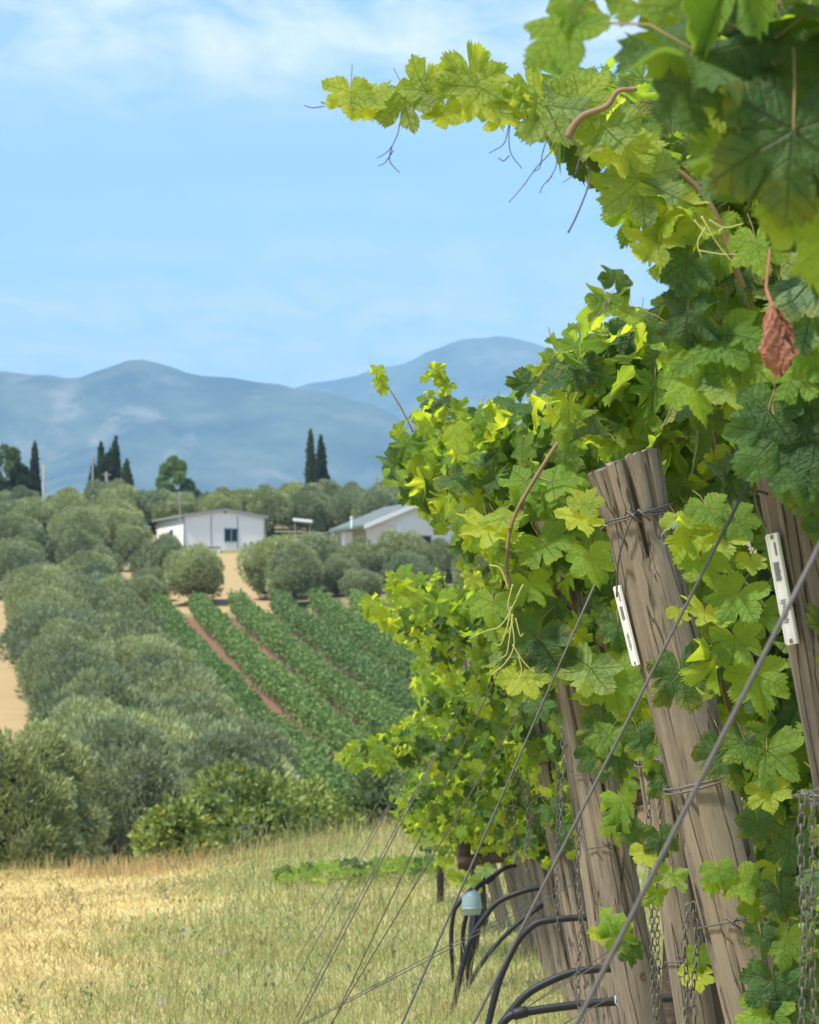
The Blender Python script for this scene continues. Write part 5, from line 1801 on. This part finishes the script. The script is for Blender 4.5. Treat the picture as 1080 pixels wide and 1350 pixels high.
guy((840, 1240), (655, 1352), Y(3) + .2, Y(3) + 2.6, .0016, 'dark brace wire above the lowest hose', M_rustwire)
guy((905, 1258), (740, 1352), Y(3), Y(3) + .5, .0016, 'short brace wire at the foot of the upright post', M_rustwire)
guy((845, 1225), (648, 1360), Y(3) + .25, Y(3) + 2.2, .0016, 'dark brace wire running beside another above the hoses', M_rustwire)


# ------------------------------------------------------------------ chains
def link_mesh(L, wdt, r):
    mb = MB()
    pts = []
    for j in range(13):
        w = 2 * math.pi * j / 12
        pts.append((math.cos(w) * wdt / 2, 0, math.sin(w) * (wdt / 2) + (L / 2 - wdt / 2) * (1 if math.sin(w) > 0.01 else (-1 if math.sin(w) < -0.01 else 0))))
    mb.tube(pts, r, 5, False)
    return mb.mesh('chain_link', [M_chain], True)


LINKM = link_mesh(.0185, .0098, .0014)


def chain(pts, y, label, s=1.0, seed=0, knob=False):
    g = random.Random(seed)
    pp = spline([P(a[0], a[1], y + (a[2] if len(a) > 2 else 0)) for a in pts], 60)
    t = thing('chain', label, 'chain', pp[0], 'steel chains hanging on the end posts')
    step = .0148 * s
    acc, i, q, k = 0.0, 0, pp[0], 0
    out = [pp[0]]
    for nxt in pp[1:]:
        seg = (nxt - q).length
        while acc + seg >= step:
            f = (step - acc) / seg
            q = q.lerp(nxt, f)
            out.append(q)
            seg = (nxt - q).length
            acc = 0.0
        acc += seg
        q = nxt
    for k in range(len(out) - 1):
        d = (out[k + 1] - out[k]).normalized()
        o = bpy.data.objects.new('link', LINKM)
        COL.objects.link(o)
        o.parent = t
        qd = Vector((0, 0, 1)).rotation_difference(d) @ Quaternion((0, 0, 1), (k % 2) * math.pi / 2 + .4 + g.uniform(-.35, .35))
        o.matrix_local = Matrix.Translation((out[k] + out[k + 1]) / 2 - pp[0]) @ qd.to_matrix().to_4x4() @ Matrix.Scale(s, 4)


chain([(858, 1003), (855, 1080), (859, 1200), (862, 1360)], 7.95, 'steel chain hanging just left of the sawn-top post', 1, 1)
chain([(864, 1004), (870, 1060), (866, 1180), (868, 1300), (866, 1360)], 8.0, 'second strand of steel chain beside the sawn-top post', 1, 2)
chain([(860, 1004, .0), (872, 1000, -.25), (890, 1014, -.55), (928, 1014, -.78)], 7.95, 'chain pulled across the sawn-top post above the leaf cluster', 1.1, 3)
chain([(908, 1192), (902, 1240), (906, 1300), (904, 1360)], 7.5, 'chain hanging low in front of the upright post', 1.15, 4)
chain([(914, 1190), (919, 1245), (914, 1310), (918, 1360)], 7.5, 'right strand of the chain low in front of the upright post', 1.15, 5)
chain([(1058, 1048), (1056, 1120), (1060, 1230), (1056, 1360)], 5.0, 'left strand of heavy chain at the right edge', 0.9, 6)
chain([(1070, 1050), (1072, 1130), (1070, 1240), (1074, 1360)], 5.0, 'right strand of heavy chain at the right edge', 0.9, 7)
chain([(1048, 1050), (1062, 1046, -.03), (1080, 1054, -.05), (1100, 1052, -.05)], 5.05, 'chain wrapped round the right edge post', 0.9, 8)
chain([(764, 1083), (762, 1150), (766, 1220), (762, 1300), (770, 1360)], 9.0, 'chain hanging at the left side of the second leaning post', 1.1, 9)
chain([(741, 960), (743, 1010), (740, 1060), (741, 1105)], 10.8, 'chain beside the half hidden leaning post', 1.2, 10)
chain([(735, 1010), (736, 1080), (734, 1150), (736, 1230)], 11.2, 'thin chain behind the guy wire, over the hoses', 1.2, 11)
chain([(694, 1010), (697, 1080), (693, 1130), (698, 1160)], 13.0, 'chain beside the third leaning post near the cordon', 1.4, 12)
chain([(680, 1010), (678, 1080), (682, 1140)], 14.8, 'short chain at the top of the first hose', 1.5, 13)
chain([(672, 1020), (668, 1080), (674, 1135)], 15.0, 'farthest short chain above the first hose', 1.5, 14)
chain([(836, 1080), (835, 1110), (833, 1125)], 8.9, 'short chain end behind the leaves', 1.1, 15)


# ------------------------------------------------------------------ irrigation hoses
def hose(pts, y, r, label, coupling=None):
    pp = spline([P(a[0], a[1], y + (a[2] if len(a) > 2 else 0)) for a in pts], 48)
    last = pp[0]
    zg = hz(last.x, last.y)
    if last.z > zg:
        pp = [Vector((last.x - .03, last.y, zg - .03))] + pp
    t = thing('irrigation_hose', label, 'hose', pp[0], 'black irrigation hoses at the row ends')
    mb = MB()
    mb.tube([p_ - pp[0] for p_ in pp], r, 10)
    link('pipe', mb.mesh('hose_pipe', [M_hose], True), t)
    if coupling:
        for c in coupling:
            A, B = P(c[0], c[1], y) - pp[0], P(c[2], c[3], y) - pp[0]
            mb = MB()
            mb.tube([A, A.lerp(B, .1), A.lerp(B, .9), B], [r * 1.05, r * 1.3, r * 1.3, r * 1.05], 10)
            link('coupling', mb.mesh('hose_coupling', [M_hose], True), t)


hose([(592, 1350), (602, 1310), (612, 1266), (624, 1232), (640, 1208), (657, 1189), (687, 1176), (715, 1170), (760, 1166), (800, 1165)], 15.6, .0118, 'black hose arching highest over the pale blue cup side')
hose([(607, 1318), (633, 1273), (663, 1236), (697, 1206), (732, 1185), (760, 1176)], 16.8, .0105, 'black hose running straighter behind the highest arch')
hose([(644, 1350), (651, 1320), (661, 1286), (680, 1245), (697, 1225), (715, 1215), (760, 1210), (798, 1210), (830, 1208)], 12.8, .0118, 'black hose arching below the other two, into the second post')
hose([(655, 1362), (676, 1331), (697, 1309), (728, 1292), (760, 1281), (800, 1277), (842, 1277), (870, 1279)], 10.6, .0118, 'thick black hose low in front, bending into the posts', )
hose([(650, 1375), (662, 1350), (676, 1338), (700, 1333), (760, 1325), (830, 1319), (900, 1315), (935, 1313)], 9.9, .0118, 'lowest black hose, nearly level across the post feet', [(676, 1338, 696, 1333)])
hose([(610, 1262), (612, 1220), (627, 1174), (646, 1159), (667, 1144), (689, 1140), (720, 1138)], 17.2, .0105, 'farthest black hose ending at the cordon', [(640, 1164, 652, 1155)])
hose([(597, 1290), (595, 1240), (598, 1205), (606, 1190), (622, 1172)], 17.4, .010, 'black hose hanging straight down left of the blue cup')
tie = MB()
A = P(811, 1318, 9.88)
for q in range(2):
    tie.tube([A + Vector((q * .006, -.014, .012)), A + Vector((q * .006, -.016, -.006)), A + Vector((.012 + q * .01, -.02, -.022))], .0022, 5)
tag(link('cable_tie', tie.mesh('cable_tie', [plain('pale_teal_tie', (0.35, 0.45, 0.43), 0.5)], True)), 'pale teal plastic tie round the lowest hose', 'tie')

# dark stakes beside the far vines and the pale blue cup
for i, (a, b_, y, r, lb) in enumerate((((566, 1110), (558, 1205), 25.0, .020, 'dark thin stake leaning among the farthest vines'), ((580, 1150), (572, 1205), 24.0, .016, 'short dark stake right of the leaning one'), ((552, 1130), (556, 1165), 28.0, .018, 'small dark stake beside the farthest vine'),
                                      ((628, 1195), (612, 1290), 17.3, .018, 'dark stake carrying the pale blue cup'))):
    A, B = P(*a, y), P(*b_, y)
    B.z = min(B.z, hz(B.x, B.y) - .05)
    mb = MB()
    mb.tube([A - B, (A - B) * .5 + Vector((.006, 0, 0)), Vector((0, 0, 0))], r, 7)
    tag(link('stake', mb.mesh('stake', [M_hose], True), None, B), lb, 'stake', 'dark stakes at the far vines')
c = P(621, 1190, 17.15)
t = thing('plastic_cup', 'pale blue plastic cup set upside down on a dark stake', 'cup', c)
mb = MB()
mb.tube([(-.010, 0, .050), (-.008, 0, .046), (0, 0, .030), (.004, 0, -.02), (.006, 0, -.055)], [.010, .030, .042, .045, .036], 16)
link('body', mb.mesh('cup_body', [M_cup], True), t)
mb = MB()
mb.tube([(.0045, 0, -.020), (.005, 0, -.028)], [.048, .048], 16)
link('rim', mb.mesh('cup_rim', [M_cup], True), t)
